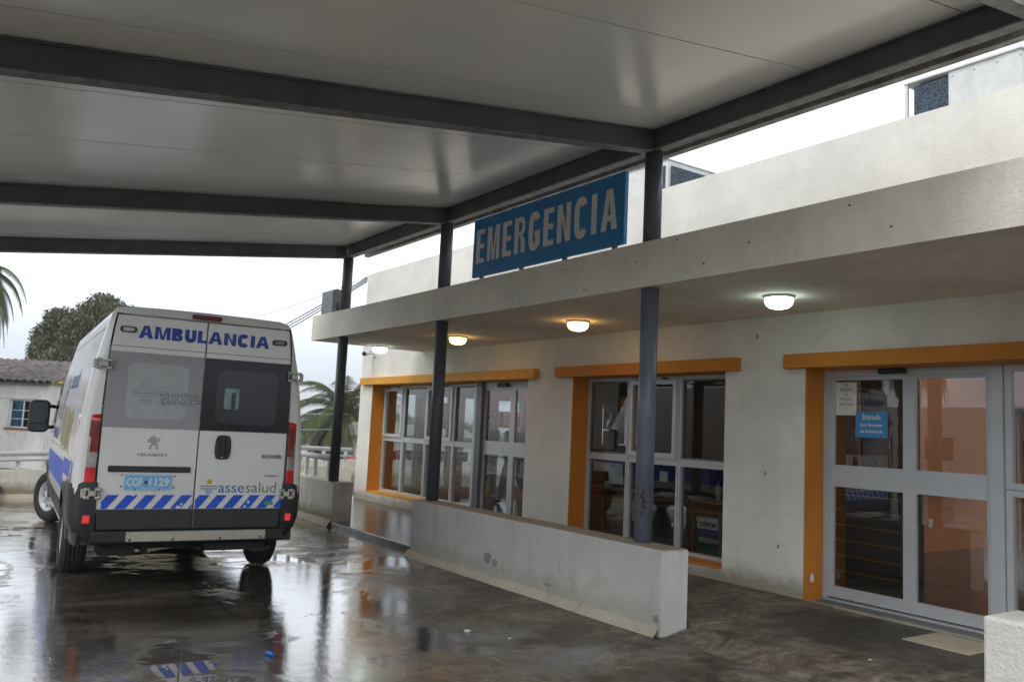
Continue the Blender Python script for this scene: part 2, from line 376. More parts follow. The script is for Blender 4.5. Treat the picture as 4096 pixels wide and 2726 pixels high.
def tread_plate():
    mt, nt, p = new_mat('tread_plate')
    t = nt.nodes.new('ShaderNodeTexCoord'); v = t.outputs['Object']
    sx = nt.nodes.new('ShaderNodeSeparateXYZ'); nt.links.new(v, sx.inputs[0])
    X, Z = sx.outputs[0], sx.outputs[2]
    # quintet bars, direction alternating in a checker of 8 cm
    k = 1/.055
    fx = math_(nt, 'FLOOR', math_(nt, 'MULTIPLY', X, k)); fz = math_(nt, 'FLOOR', math_(nt, 'MULTIPLY', Z, k))
    chk = math_(nt, 'ABSOLUTE', math_(nt, 'MODULO', math_(nt, 'ADD', fx, fz), 2.0))
    s1 = math_(nt, 'SINE', math_(nt, 'MULTIPLY', math_(nt, 'ADD', X, Z), 230))
    s2 = math_(nt, 'SINE', math_(nt, 'MULTIPLY', math_(nt, 'SUBTRACT', X, Z), 230))
    bars = math_(nt, 'ADD', math_(nt, 'MULTIPLY', chk, s1), math_(nt, 'MULTIPLY', math_(nt, 'SUBTRACT', 1.0, chk), s2))
    b = ramp(nt, bars, [(.45, (0, 0, 0)), (.8, (1, 1, 1))])
    c = mixc(nt, b, (.34, .31, .27), (.82, .78, .70))
    c = mixc(nt, .3, c, ramp(nt, noise(nt, v, 14, 5, .7), [(.3, (.25, .22, .18)), (.7, (.65, .62, .56))]))
    nt.links.new(c, p.inputs['Base Color']); p.inputs['Metallic'].default_value = .15; p.inputs['Roughness'].default_value = .42
    bump(nt, p, b, .7, .004)
tread_plate()

# ------------------------------------------------------------------ mesh helpers
def link(o, parent=None):
    COL.objects.link(o)
    if parent is not None: o.parent = parent
    return o
def tag(o, label=None, cat=None, group=None, kind=None):
    if label: o['label'] = label
    if cat: o['category'] = cat
    if group: o['group'] = group
    if kind: o['kind'] = kind
    return o
def empty(name, label, cat, loc=(0, 0, 0), rotz=0, group=None):
    o = bpy.data.objects.new(name, None); o.empty_display_size = .2
    o.location = loc; o.rotation_euler = (0, 0, rotz); COL.objects.link(o)
    return tag(o, label, cat, group)
class MB:
    def __init__(s): s.v = []; s.f = []; s.m = []; s.sm = []
    def add(s, vs, fs, mi=0, smooth=False):
        b = len(s.v); s.v += [tuple(x) for x in vs]
        for q in fs: s.f.append(tuple(b+i for i in q)); s.m.append(mi); s.sm.append(smooth)
    def box(s, x0, x1, y0, y1, z0, z1, mi=0):
        if x0 > x1: x0, x1 = x1, x0
        if y0 > y1: y0, y1 = y1, y0
        if z0 > z1: z0, z1 = z1, z0
        vs = [(x0,y0,z0),(x1,y0,z0),(x1,y1,z0),(x0,y1,z0),(x0,y0,z1),(x1,y0,z1),(x1,y1,z1),(x0,y1,z1)]
        s.add(vs, [(0,3,2,1),(4,5,6,7),(0,1,5,4),(1,2,6,5),(2,3,7,6),(3,0,4,7)], mi)
    def bbox(s, x0, x1, y0, y1, z0, z1, b=.01, mi=0, seg=2):
        bm = bmesh.new(); bmesh.ops.create_cube(bm, size=1)
        for v in bm.verts:
            v.co.x = x0+(v.co.x+.5)*(x1-x0); v.co.y = y0+(v.co.y+.5)*(y1-y0); v.co.z = z0+(v.co.z+.5)*(z1-z0)
        bmesh.ops.recalc_face_normals(bm, faces=bm.faces)
        bmesh.ops.bevel(bm, geom=list(bm.edges), offset=b, segments=seg, affect='EDGES', profile=.5)
        bm.verts.index_update()
        s.add([v.co[:] for v in bm.verts], [tuple(v.index for v in q.verts) for q in bm.faces], mi); bm.free()
    def tube(s, pts, r, n=10, mi=0, caps=True, smooth=True):
        pts = [Vector(p) for p in pts]; rs = r if isinstance(r, (list, tuple)) else [r]*len(pts)
        b = len(s.v); up = None
        for k, p in enumerate(pts):
            d = (pts[min(k+1, len(pts)-1)]-pts[max(k-1, 0)]).normalized()
            if up is None or abs(d.dot(up)) > .95:
                up = Vector((0, 0, 1)) if abs(d.z) < .9 else Vector((1, 0, 0))
            a = d.cross(up).normalized(); c = a.cross(d).normalized(); up = c
            for j in range(n):
                t = 2*math.pi*j/n; s.v.append(tuple(p+(a*math.cos(t)+c*math.sin(t))*rs[k]))
        for k in range(len(pts)-1):
            for j in range(n):
                s.f.append((b+k*n+j, b+(k+1)*n+j, b+(k+1)*n+(j+1) % n, b+k*n+(j+1) % n)); s.m.append(mi); s.sm.append(smooth)
        if caps:
            s.f.append(tuple(b+j for j in range(n))); s.m.append(mi); s.sm.append(False)
            s.f.append(tuple(b+(len(pts)-1)*n+j for j in reversed(range(n)))); s.m.append(mi); s.sm.append(False)
    def lathe(s, prof, axis='Z', c=(0, 0, 0), n=24, mi=0, smooth=True):
        b = len(s.v)
        for (r, h) in prof:
            for j in range(n):
                t = 2*math.pi*j/n; a, d = r*math.cos(t), r*math.sin(t)
                q = {'Z': (a, d, h), 'X': (h, a, d), 'Y': (a, h, d)}[axis]
                s.v.append((q[0]+c[0], q[1]+c[1], q[2]+c[2]))
        for k in range(len(prof)-1):
            for j in range(n):
                s.f.append((b+k*n+j, b+k*n+(j+1) % n, b+(k+1)*n+(j+1) % n, b+(k+1)*n+j)); s.m.append(mi); s.sm.append(smooth)
    def prism(s, poly, y0, y1, mi=0):      # poly in XZ, extruded along Y
        n = len(poly)
        vs = [(x, y0, z) for x, z in poly]+[(x, y1, z) for x, z in poly]
        fs = [tuple(range(n)), tuple(reversed(range(n, 2*n)))]+[(i, n+i, n+(i+1) % n, (i+1) % n) for i in range(n)]
        s.add(vs, fs, mi)
    def loft(s, rings, mi=0, smooth=True, close=True, cap=True):
        n = len(rings[0]); b = len(s.v)
        for rg in rings: s.v += [tuple(p) for p in rg]
        for k in range(len(rings)-1):
            for j in range(n if close else n-1):
                s.f.append((b+k*n+j, b+k*n+(j+1) % n, b+(k+1)*n+(j+1) % n, b+(k+1)*n+j)); s.m.append(mi); s.sm.append(smooth)
        if cap:
            s.f.append(tuple(b+j for j in reversed(range(n)))); s.m.append(mi); s.sm.append(False)
            s.f.append(tuple(b+(len(rings)-1)*n+j for j in range(n))); s.m.append(mi); s.sm.append(False)
    def xform(s, M):
        s.v = [tuple(M @ Vector(p)) for p in s.v]; return s
    def build(s, name, mats, parent=None, fix=True, bevel=0, weld=False):
        me = bpy.data.meshes.new(name); me.from_pydata(s.v, [], s.f)
        if isinstance(mats, str): mats = [mats]
        for q in mats: me.materials.append(MATS[q])
        me.polygons.foreach_set('material_index', s.m); me.polygons.foreach_set('use_smooth', s.sm)
        if fix:
            bm = bmesh.new(); bm.from_mesh(me)
            if weld: bmesh.ops.remove_doubles(bm, verts=bm.verts, dist=1e-5)
            bmesh.ops.recalc_face_normals(bm, faces=bm.faces); bm.to_mesh(me); bm.free()
        me.update()
        o = bpy.data.objects.new(name, me); link(o, parent)
        if bevel:
            md = o.modifiers.new('b', 'BEVEL'); md.width = bevel; md.segments = 2; md.limit_method = 'ANGLE'
        return o

def wall_with_holes(mb, x0, x1, z0, z1, y0, y1, holes, mi=0):
    xs = sorted({x0, x1, *[h[0] for h in holes], *[h[1] for h in holes]})
    # vertical strips: full-height blocks between holes keep joints hidden
    for a, b in zip(xs[:-1], xs[1:]):
        zs = [(z0, z1)]
        for h in holes:
            if h[0] <= a+1e-6 and h[1] >= b-1e-6:
                nz = []
                for p, q in zs:
                    if h[2] > p+1e-6: nz.append((p, min(q, h[2])))
                    if h[3] < q-1e-6: nz.append((max(p, h[3]), q))
                zs = nz
        for p, q in zs: mb.box(a, b, y0, y1, p, q, mi)

def text_mesh(name, s, size, mat, parent=None, loc=(0, 0, 0), rot=(math.pi/2, 0, 0), sx=1., bold=0., extrude=.001, align='CENTER', shear=0., spacing=1.):
    cu = bpy.data.curves.new(name, 'FONT'); cu.body = s; cu.size = size; cu.extrude = extrude; cu.offset = bold
    cu.align_x = align; cu.align_y = 'BOTTOM_BASELINE' if False else 'BOTTOM'; cu.shear = shear; cu.space_character = spacing
    cu.resolution_u = 3
    t = bpy.data.objects.new('tmp', cu); COL.objects.link(t)
    dg = bpy.context.evaluated_depsgraph_get()
    me = bpy.data.meshes.new_from_object(t.evaluated_get(dg)); me.name = name
    bpy.data.objects.remove(t); bpy.data.curves.remove(cu)
    me.materials.clear(); me.materials.append(MATS[mat])
    for v in me.vertices: v.co.x *= sx
    o = bpy.data.objects.new(name, me); o.location = loc; o.rotation_euler = rot; link(o, parent); return o

def text_fit(name, s, x0, x1, z0, z1, y, mat, parent, bold=0., extrude=.001, shear=0.):
    o = text_mesh(name, s, .1, mat, parent, (0, y, 0), bold=bold, extrude=extrude, shear=shear)
    xs = [v.co.x for v in o.data.vertices]; ys = [v.co.y for v in o.data.vertices]
    a, b, c, d = min(xs), max(xs), min(ys), max(ys)
    for v in o.data.vertices:
        v.co.x = x0+(v.co.x-a)/(b-a)*(x1-x0); v.co.y = z0+(v.co.y-c)/(d-c)*(z1-z0)
    return o
# block lettering: stroke glyphs in the XZ plane, seen from -Y
def stroke_poly(pts, t, closed=False):
    P = [Vector(p) for p in pts]; L = []; Rr = []
    n = len(P)
    for i in range(n):
        a = P[i-1] if (i or closed) else None; b = P[(i+1) % n] if (i < n-1 or closed) else None
        d1 = (P[i]-a).normalized() if a is not None else None; d2 = (b-P[i]).normalized() if b is not None else None
        if d1 is None: d1 = d2
        if d2 is None: d2 = d1
        n1 = Vector((-d1.y, d1.x)); n2 = Vector((-d2.y, d2.x)); mm = (n1+n2).normalized()
        k = (t/2)/max(.35, mm.dot(n1)); L.append(P[i]+mm*k); Rr.append(P[i]-mm*k)
    return L, Rr
def arc(cx, cy, rx, ry, a0, a1, n=12, e=1.0):
    o = []
    for i in range(n+1):
        a = R(a0+(a1-a0)*i/n); c, s = math.cos(a), math.sin(a)
        o.append((cx+rx*math.copysign(abs(c)**e, c), cy+ry*math.copysign(abs(s)**e, s)))
    return o
def glyph(ch, w, h, t, th):
    """quads/strokes: t = stem, th = thin horizontals"""
    S = []; P = []
    if ch == 'E':
        P.append([(0,0),(t,0),(t,h),(0,h)])
        for z in (0, h/2-th/2, h-th): P.append([(t,z),(w*(.94 if 0<z<h-th-.001 else 1),z),(w*(.94 if 0<z<h-th-.001 else 1),z+th),(t,z+th)])
    elif ch == 'I': P.append([(0,0),(t,0),(t,h),(0,h)])
    elif ch == 'L': P += [[(0,0),(t,0),(t,h),(0,h)], [(t,0),(w,0),(w,th),(t,th)]]
    elif ch == 'M':
        s = t*.82
        P += [[(0,0),(s,0),(s,h),(0,h)], [(w-s,0),(w,0),(w,h),(w-s,h)],
              [(s,h),(s*1.35 if s*1.35 < w/2 else s,h),(w/2,h*.24),(w/2,0),(w/2-s*.42,0),(s,h*.70)],
              [(w-s,h),(w-s*1.35,h),(w/2,h*.24),(w/2,0),(w/2+s*.42,0),(w-s,h*.70)]]
    elif ch == 'N':
        s = t*.92
        P += [[(0,0),(s,0),(s,h),(0,h)], [(w-s,0),(w,0),(w,h),(w-s,h)], [(s,h),(w-s,h*.34),(w-s,0),(s,h*.66)]]
    elif ch == 'A':
        k = .56*t
        P += [[(0,0),(t,0),(w/2+.0,h*.80),(w/2,h),(w/2-k,h)], [(w,0),(w-t,0),(w/2,h*.80),(w/2,h),(w/2+k,h)]]
        zz = h*.22; xa = t+(w/2-t)*(zz/(h*.80)); xb = t+(w/2-t)*((zz+th)/(h*.80))
        P.append([(xa,zz),(w-xa,zz),(w-xb,zz+th),(xb,zz+th)])
    elif ch == 'C': S.append((arc(w/2,h/2,(w-t)/2,(h-th)/2,38,322,26,.72), t))
    elif ch == 'G':
        S.append((arc(w/2,h/2,(w-t)/2,(h-th)/2,38,318,26,.72), t))
        P += [[(w-t,th*.6),(w,th*.6),(w,h*.50),(w-t,h*.50)], [(w*.52,h*.50-th),(w-t,h*.50-th),(w-t,h*.50),(w*.52,h*.50)]]
    elif ch == 'R':
        P.append([(0,0),(t,0),(t,h),(0,h)])
        S.append(([(t,h-th/2),(w*.5,h-th/2)]+arc(w*.5,h*.73,w*.5-t/2,h*.27-th/2,85,-85,12,.8)+[(w*.5,h*.46+th/2),(t,h*.46+th/2)], th))
        P.append([(w*.52,h*.46),(w-t*.55,h*.46),(w-t*.1,h*.33),(w,0),(w-t,0),(w-t,h*.33)])
    elif ch == 'B':
        P.append([(0,0),(t,0),(t,h),(0,h)])
        S.append(([(t,h-th/2),(w*.55,h-th/2)]+arc(w*.55,h*.75,w*.42-t/2,h*.25-th/2,85,-85,10,.85)+[(t,h*.5+th/2)], th*1.05))
        S.append(([(t,h*.5),(w*.55,h*.5)]+arc(w*.55,h*.27,w*.45-t/2,h*.27-th/2,85,-85,10,.85)+[(t,th/2)], th*1.05))
    elif ch == 'U':
        S.append(([(t/2,h)]+arc(w/2,w*.45,(w-t)/2,w*.45-th/2,180,360,14,.85)+[(w-t/2,h)], t))
    return S, P
def block_text(name, s, x0, x1, z0, h, y, mat, parent, wr, stem, thin, gap, depth=.003, slope=0.):
    rel = [wr.get(c, 1.) for c in s]
    tot = sum(rel)+gap*(len(s)-1); u = (x1-x0)/tot; x = x0; mb = MB(); lay = 0
    for c, q in zip(s, rel):
        S, P = glyph(c, q*u, h, stem, thin); lay = 0
        zz = z0+slope*(x-x0)
        for pts, t in S:
            L, Rr = stroke_poly(pts, t)
            off = y-depth-lay*.0006; lay += 1; n = len(L)
            vs = [(p.x+x, off, p.y+zz) for p in L]+[(p.x+x, off, p.y+zz) for p in Rr]
            mb.add(vs, [(i, i+1, n+i+1, n+i) for i in range(n-1)])
        for pl in P:
            off = y-depth-lay*.0006; lay += 1
            mb.add([(a+x, off, b+zz) for a, b in pl], [tuple(range(len(pl)))])
        x += (q+gap)*u
    return mb.build(name, mat, parent, fix=False)

# ================================================================== GROUND
def grid_sheet(name, mat, x0, x1, y0, y1, nx, ny, fz, kind='structure'):
    mb = MB()
    for j in range(ny+1):
        for i in range(nx+1):
            x = x0+(x1-x0)*i/nx; y = y0+(y1-y0)*j/ny; mb.v.append((x, y, fz(x, y)))
    for j in range(ny):
        for i in range(nx):
            a = j*(nx+1)+i; mb.f.append((a, a+1, a+nx+2, a+nx+1)); mb.m.append(0); mb.sm.append(True)
    o = mb.build(name, mat); o['kind'] = kind; return o
yard_o = grid_sheet('yard', 'wet_concrete', -16.7, 9, -14, 5.6, 1, 1, lambda x, y: 0.0)
# terrain: one sheet to the horizon, falling away behind the perimeter wall, hills far off
def hgt(x, y):
    d = math.hypot(x+2, y); s = lambda a: max(0., min(1., a)); sm = lambda a: s(a)**2*(3-2*s(a))
    z = -.06-.55*sm((d-17)/12)-3.8*sm((d-30)/60)-9*sm((d-90)/300)
    a = math.atan2(y, x)
    z += sm((d-700)/2200)*(34+10*math.sin(5*a+1)+7*math.sin(13*a)+3*math.sin(31*a+2))
    if y > -14 and y < 13 and -16.7 < x < 9: z = min(z, -.06)
    return z
tmb = MB(); rings = [0, 8, 14, 20, 26, 32, 40, 52, 70, 90, 120, 170, 240, 340, 480, 700, 1000, 1400, 1900, 2500, 3200, 5200]
NA = 120
for rr in rings:
    for k in range(NA):
        t = 2*math.pi*k/NA; x, y = -2+rr*math.cos(t), rr*math.sin(t); tmb.v.append((x, y, hgt(x, y)))
for k in range(len(rings)-1):
    for j in range(NA):
        q = (k*NA+j, k*NA+(j+1) % NA, (k+1)*NA+(j+1) % NA, (k+1)*NA+j)
        if k == 0: q = (j, NA+(j+1) % NA, NA+j)
        tmb.f.append(q); tmb.m.append(0); tmb.sm.append(True)
for j in range(NA): tmb.v[j] = (-2, 0, -.06)
to = tmb.build('terrain', 'terrain_green', weld=True); to['kind'] = 'structure'

# raised walk in front of the building
sw = MB()
sw.bbox(-16.4, -9.02, 5.0, 7.02, -.05, .075, .012)
sw.bbox(-9.02, -4.83, 5.20, 7.02, -.05, .074, .004)
mbw = [(-4.83, 4.86, .004), (-2.40, 4.86, .004), (-2.40, 5.20, .062), (-4.83, 5.20, .062)]
sw.add([mbw[0], mbw[1], mbw[2], mbw[3], (-4.83, 4.86, -.05), (-2.40, 4.86, -.05)], [(0, 1, 2, 3), (4, 5, 1, 0)])
sw.box(-4.83, 3, 5.20, 7.02, -.05, .062)
sw.box(-16.4, -11.7, 7.02, 7.25, -.05, .05)
o = sw.build('sidewalk', 'sidewalk_concrete'); o['kind'] = 'structure'
gm = MB(); gm.box(-3.82, -3.30, 6.46, 6.98, .0625, .068)
o = gm.build('floor_hatch', 'skirt'); tag(o, 'pale square access cover set in the walk at the sliding door', 'cover')

# ================================================================== BUILDING
W0, W1 = 7.03, 7.36
XL = -15.62
bld = empty('emergency_building', 'white plastered single storey emergency building with orange window surrounds', 'building', (-8, 7.03, 0))
def bpart(mb, name, mats, parent=bld, **k):
    mb.v = [(x+8, y-7.03, z) for x, y, z in mb.v] if parent is bld else mb.v
    return mb.build(name, mats, parent, **k)
holes = [(-15.05, -11.70, .25, 2.30), (-11.70, -9.85, .10, 2.30), (-8.80, -6.17, .205, 2.30), (-5.15, -1.2, .07, 2.30)]
mb = MB(); wall_with_holes(mb, XL, 3.0, -.1, 4.20, W0, W1, holes)
# parapet with a slightly uneven crown
mb.box(XL, 3.0, W0, W1-.1, 4.20, 4.545)
bpart(mb, 'facade_wall', 'wall_plaster')
# end wall with its own openings, back wall, roof slab
mb = MB()
EH = [(7.72, 8.28, .29, 2.22), (8.52, 9.04, .29, 2.22), (9.36, 9.96, .29, 2.22), (10.22, 10.92, .29, 2.22), (11.3, 12.0, .29, 2.22), (12.4, 14.1, .29, 2.22)]
tmp = MB(); wall_with_holes(tmp, 7.36, 14.8, -.1, 4.2, 15.40, 15.62, EH)
mb.v = [(-y, x, z) for x, y, z in tmp.v]; mb.f = tmp.f; mb.m = tmp.m; mb.sm = tmp.sm
bpart(mb, 'end_wall', 'wall_plaster')
mb = MB(); wall_with_holes(mb, -15.4, 3.0, -.1, 4.2, 14.5, 14.8, [(-14.6, -11.0, .3, 2.3), (-10.2, -7.4, .3, 2.3), (-5.9, -3.9, .9, 2.3), (-3.0, -.5, .3, 2.3)])  # rear windows added to bring daylight into the rooms
bpart(mb, 'back_wall', 'wall_plaster')
mb = MB(); wall_with_holes(tr_ := MB(), -15.4, 3.0, 7.26, 14.5, 3.0, 3.2, [(-14.9, -10.0, 9.9, 13.2), (-6.3, -.5, 9.3, 13.0)])  # unseen roof openings added to brighten the halls with skylight
mb.v = [(x, z, y) for x, y, z in tr_.v]; mb.f = tr_.f; mb.m = tr_.m; mb.sm = tr_.sm; bpart(mb, 'roof_slab', 'interior_white')
mb = MB(); mb.box(-15.4, 3.0, 7.37, 14.5, -.05, .11); bpart(mb, 'interior_floor', 'interior_floor')
# inner linings and partitions
mb = MB(); wall_with_holes(tmp2 := MB(), 7.40, 14.5, .11, 2.99, 15.37, 15.395, EH)
mb.v = [(-y, x, z) for x, y, z in tmp2.v]; mb.f = tmp2.f; mb.m = tmp2.m; mb.sm = tmp2.sm
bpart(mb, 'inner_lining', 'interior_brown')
mb = MB(); mb.box(-6.72, -6.60, 9.71, 14.48, .11, 2.99); bpart(mb, 'partition', 'interior_orange')
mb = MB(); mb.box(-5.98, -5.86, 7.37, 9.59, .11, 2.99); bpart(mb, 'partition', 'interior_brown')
mb = MB(); wall_with_holes(mb, -6.6, 3.0, .11, 2.99, 13.70, 13.80, [(-6.25, -5.2, .11, 2.2), (-3.0, -.5, .3, 2.3)]); bpart(mb, 'partition', 'interior_orange')
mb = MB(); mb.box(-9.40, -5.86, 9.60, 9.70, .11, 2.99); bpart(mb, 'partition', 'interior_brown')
mb = MB(); wall_with_holes(tmp3 := MB(), 7.37, 9.7, .11, 2.99, 9.40, 9.50, [(7.95, 8.30, 1.40, 2.12), (8.42, 9.1, 1.40, 2.12)])
mb.v = [(-y, x, z) for x, y, z in tmp3.v]; mb.f = tmp3.f; mb.m = tmp3.m; mb.sm = tmp3.sm
bpart(mb, 'partition', 'interior_orange')
mb = MB(); mb.box(-9.85, -9.51, 7.37, 7.5, .11, 2.99); bpart(mb, 'partition', 'interior_orange')
# glass of the end wall windows
for h in EH:
    mb = MB(); x = -15.5
    for a, b in ((h[0], h[0]+.05), (h[1]-.05, h[1])): mb.box(x-.03, x+.03, a, b, h[2], h[3])
    for a, b in ((h[2], h[2]+.05), (1.25, 1.33), (h[3]-.05, h[3])): mb.box(x-.028, x+.028, h[0]+.05, h[1]-.05, a, b)
    fo = bpart(mb, 'window', 'alu')
    mb = MB(); mb.box(x-.003, x+.003, h[0]+.05, h[1]-.05, h[2]+.05, 1.25); mb.box(x-.003, x+.003, h[0]+.05, h[1]-.05, 1.33, h[3]-.05)
    mb.v = [(a+8, b-7.03, c) for a, b, c in mb.v]; mb.build('pane', 'pane_far', fo)

# porch slab (awning)
mb = MB()
mb.box(-13.06, 3.0, 4.96, 4.99, 2.838, 3.235, 0)
mb.box(-13.06, 3.0, 4.99, W0-.003, 2.84, 3.20, 1)
mb.box(-13.075, -13.06, 4.96, W0-.003, 2.838, 3.235, 0)
bpart(mb, 'porch_slab', ['fascia_plaster', 'soffit_plaster'])

# lintels and painted reveals
def lintel(x0, x1, mat):
    mb = MB(); mb.bbox(x0, x1, 6.93, W1, 2.288, 2.428, .006); bpart(mb, 'lintel', mat)
lintel(-15.46, -9.58, 'orange_paint_lit'); lintel(-9.10, -5.96, 'orange_paint_shaded'); lintel(-5.35, -.6, 'orange_paint_shaded')
def reveal(x0, x1, z0, z1, mat='orange_paint_shaded', sill='orange_paint_lit', right=True, low=None):
    mb = MB(); mb.box(x0-.004, x0+.012, W0-.004, W1-.06, z0, z1)
    if right:
        bpart(mb, 'painted_reveal', mat); mb = MB(); mb.box(x1-.012, x1+.004, W0-.004, W1-.06, z0, z1)
    bpart(mb, 'painted_reveal', mat)
    if sill: 
        mb = MB(); mb.box(x0+.012, (low if low else x1)-.012, W0-.006, W1-.06, z0-.02, z0+.012); bpart(mb, 'sill', sill)
reveal(-15.05, -9.85, .25, 2.287, sill=None, right=False); 
mb = MB(); mb.box(-15.038, -11.75, W0-.006, W1-.06, .235, .262); bpart(mb, 'sill', 'orange_paint_lit')
reveal(-8.80, -6.17, .205, 2.287, sill='orange_paint_shaded', right=False)
reveal(-5.15, -1.2, .07, 2.287, sill=None)

# window frames ------------------------------------------------------
def rect_frame(mb, x0, x1, z0, z1, y, wd, dp=.05, mi=0):
    mb.box(x0, x0+wd, y, y+dp, z0, z1, mi); mb.box(x1-wd, x1, y, y+dp, z0, z1, mi)
    mb.box(x0+wd, x1-wd, y+.001, y+dp-.001, z0, z0+wd, mi); mb.box(x0+wd, x1-wd, y+.001, y+dp-.001, z1-wd, z1, mi)
def pane(parent, x0, x1, z0, z1, y, mat='pane_glass', name='pane'):
    mb = MB(); mb.add([(x0+8, y-7.03, z0), (x1+8, y-7.03, z0), (x1+8, y-7.03, z1), (x0+8, y-7.03, z1)], [(0, 1, 2, 3)])
    return mb.build(name, mat, parent, fix=False)
FY = 7.29
def sash_window(xs, z0, zm, z1, opens, mull=.07):
    """xs: outer edges and mullion centres"""
    mb = MB()
    mb.box(xs[0], xs[0]+.045, FY, FY+.07, z0, z1); mb.box(xs[-1]-.045, xs[-1], FY, FY+.07, z0, z1)
    for x in xs[1:-1]:
        mb.box(x-mull/2, x-.006, FY-.004, FY+.07, z0, z1); mb.box(x+.006, x+mull/2, FY-.004, FY+.07, z0, z1); mb.box(x-.006, x+.006, FY+.012, FY+.07, z0, z1)
    for i in range(len(xs)-1):
        a = xs[i]+(.045 if i == 0 else mull/2); b = xs[i+1]-(.045 if i == len(xs)-2 else mull/2)
        mb.box(a, b, FY+.002, FY+.068, z0, z0+.04); mb.box(a, b, FY+.002, FY+.068, z1-.04, z1)
        mb.box(a, b, FY+.001, FY+.069, zm-.05, zm-.008); mb.box(a, b, FY+.012, FY+.06, zm-.008, zm+.008); mb.box(a, b, FY+.001, FY+.069, zm+.008, zm+.035)
    fr = bpart(mb, 'window', 'alu')
    for i in range(len(xs)-1):
        a = xs[i]+(.045 if i == 0 else mull/2); b = xs[i+1]-(.045 if i == len(xs)-2 else mull/2)
        pane(fr, a, b, z0+.04, zm-.05, FY+.035)
        if i in opens:
            m2 = MB(); rect_frame(m2, a, b, zm+.036, z1-.041, FY-.03, .055, .06); m2.v = [(x+8, y-7.03, z) for x, y, z in m2.v]
            s = m2.build('sash', 'alu', fr); pane(fr, a+.055, b-.055, zm+.09, z1-.095, FY+.004)
            for q in (.18, .72):
                m2 = MB(); m2.box(a+(b-a)*q, a+(b-a)*q+.09, FY-.045, FY-.031, z1-.038, z1-.016)
                m2.v = [(x+8, y-7.03, z) for x, y, z in m2.v]; m2.build('latch', 'black_plastic', fr)
        else:
            m2 = MB(); rect_frame(m2, a, b, zm+.036, z1-.041, FY+.018, .02, .035); m2.v = [(x+8, y-7.03, z) for x, y, z in m2.v]
            m2.build('bead', 'alu_dark', fr); pane(fr, a+.02, b-.02, zm+.056, z1-.061, FY+.035)
    return fr
sash_window([-15.03, -14.18, -13.30, -12.33, -11.66], .262, 1.275, 2.275, (0, 2))
sash_window([-8.785, -7.97, -7.09, -6.175], .215, 1.27, 2.285, (1,))
# sliding door next to the long window
mb = MB()
mb.box(-11.66, -11.56, FY-.02, FY+.08, .10, 2.285, 0); mb.box(-11.56, -11.40, FY-.05, FY+.08, .10, 2.285, 1)
mb.box(-11.40, -9.85, FY, FY+.08, 2.20, 2.285, 0)
d1 = bpart(mb, 'door', ['alu', 'alu_dark'])
m2 = MB()
for a, b in ((-11.398, -11.36), (-10.66, -10.53), (-9.93, -9.852)): m2.box(a, b, FY+.01, FY+.06, .11, 2.198)
for a, b in ((-11.36, -10.66), (-10.53, -9.93)):
    for c, d in ((.11, .17), (1.15, 1.36), (2.16, 2.198)): m2.box(a, b, FY+.012, FY+.058, c, d)
m2.v = [(x+8, y-7.03, z) for x, y, z in m2.v]; m2.build('leaf', 'alu', d1)
for a, b in ((-11.36, -10.66), (-10.53, -9.93)):
    for c, d in ((.17, 1.15), (1.36, 2.16)): pane(d1, a, b, c, d, FY+.03)
m2 = MB(); m2.bbox(-10.95, -10.68, FY-.07, FY-.003, 2.205, 2.262, .012); m2.v = [(x+8, y-7.03, z) for x, y, z in m2.v]; m2.build('motion_sensor', 'black_plastic', d1)
# main sliding door
mb = MB(); DY = 7.33
mb.box(-5.135, -5.10, DY-.03, DY+.07, .075, 2.285); mb.box(-5.10, -3.545, DY-.02, DY+.07, 2.225, 2.285)
mb.box(-3.545, -3.435, DY-.035, DY+.07, .075, 2.285)
mb.box(-5.10, -3.545, DY-.04, DY+.07, .06, .085)
d2 = bpart(mb, 'door', 'alu')
m2 = MB()
for a, b in ((-5.098, -5.05), (-4.325, -4.21), (-3.585, -3.547)): m2.box(a, b, DY, DY+.05, .10, 2.223)
for a, b in ((-5.05, -4.325), (-4.21, -3.585)):
    for c, d in ((.10, .205), (1.155, 1.365), (2.19, 2.223)): m2.box(a, b, DY+.002, DY+.048, c, d)
m2.v = [(x+8, y-7.03, z) for x, y, z in m2.v]; m2.build('leaf', 'alu', d2)
for a, b in ((-5.05, -4.325), (-4.21, -3.585)):
    for c, d in ((.205, 1.155), (1.365, 2.19)): pane(d2, a, b, c, d, DY+.02, 'pane_door')
m2 = MB(); m2.bbox(-4.52, -4.27, DY-.10, DY-.022, 2.235, 2.283, .012); m2.v = [(x+8, y-7.03, z) for x, y, z in m2.v]; m2.build('motion_sensor', 'black_plastic', d2)
mb = MB(); mb.box(-5.10, -1.3, 7.10, DY-.045, .04, .072); bpart(mb, 'threshold', 'alu_dark')
# sidelight right of the door
mb = MB(); rect_frame(mb, -3.43, -2.35, .09, 1.255, DY-.01, .05, .07); rect_frame(mb, -3.43, -2.35, 1.262, 2.285, DY-.01, .05, .07)
rect_frame(mb, -2.34, -1.22, .09, 1.255, DY-.01, .05, .07); rect_frame(mb, -2.34, -1.22, 1.262, 2.285, DY-.01, .05, .07)
fr = bpart(mb, 'window', 'alu')
for a, b in ((-3.38, -2.40), (-2.29, -1.27)):
    for c, d in ((.14, 1.205), (1.312, 2.235)): pane(fr, a, b, c, d, DY+.02, 'pane_door')
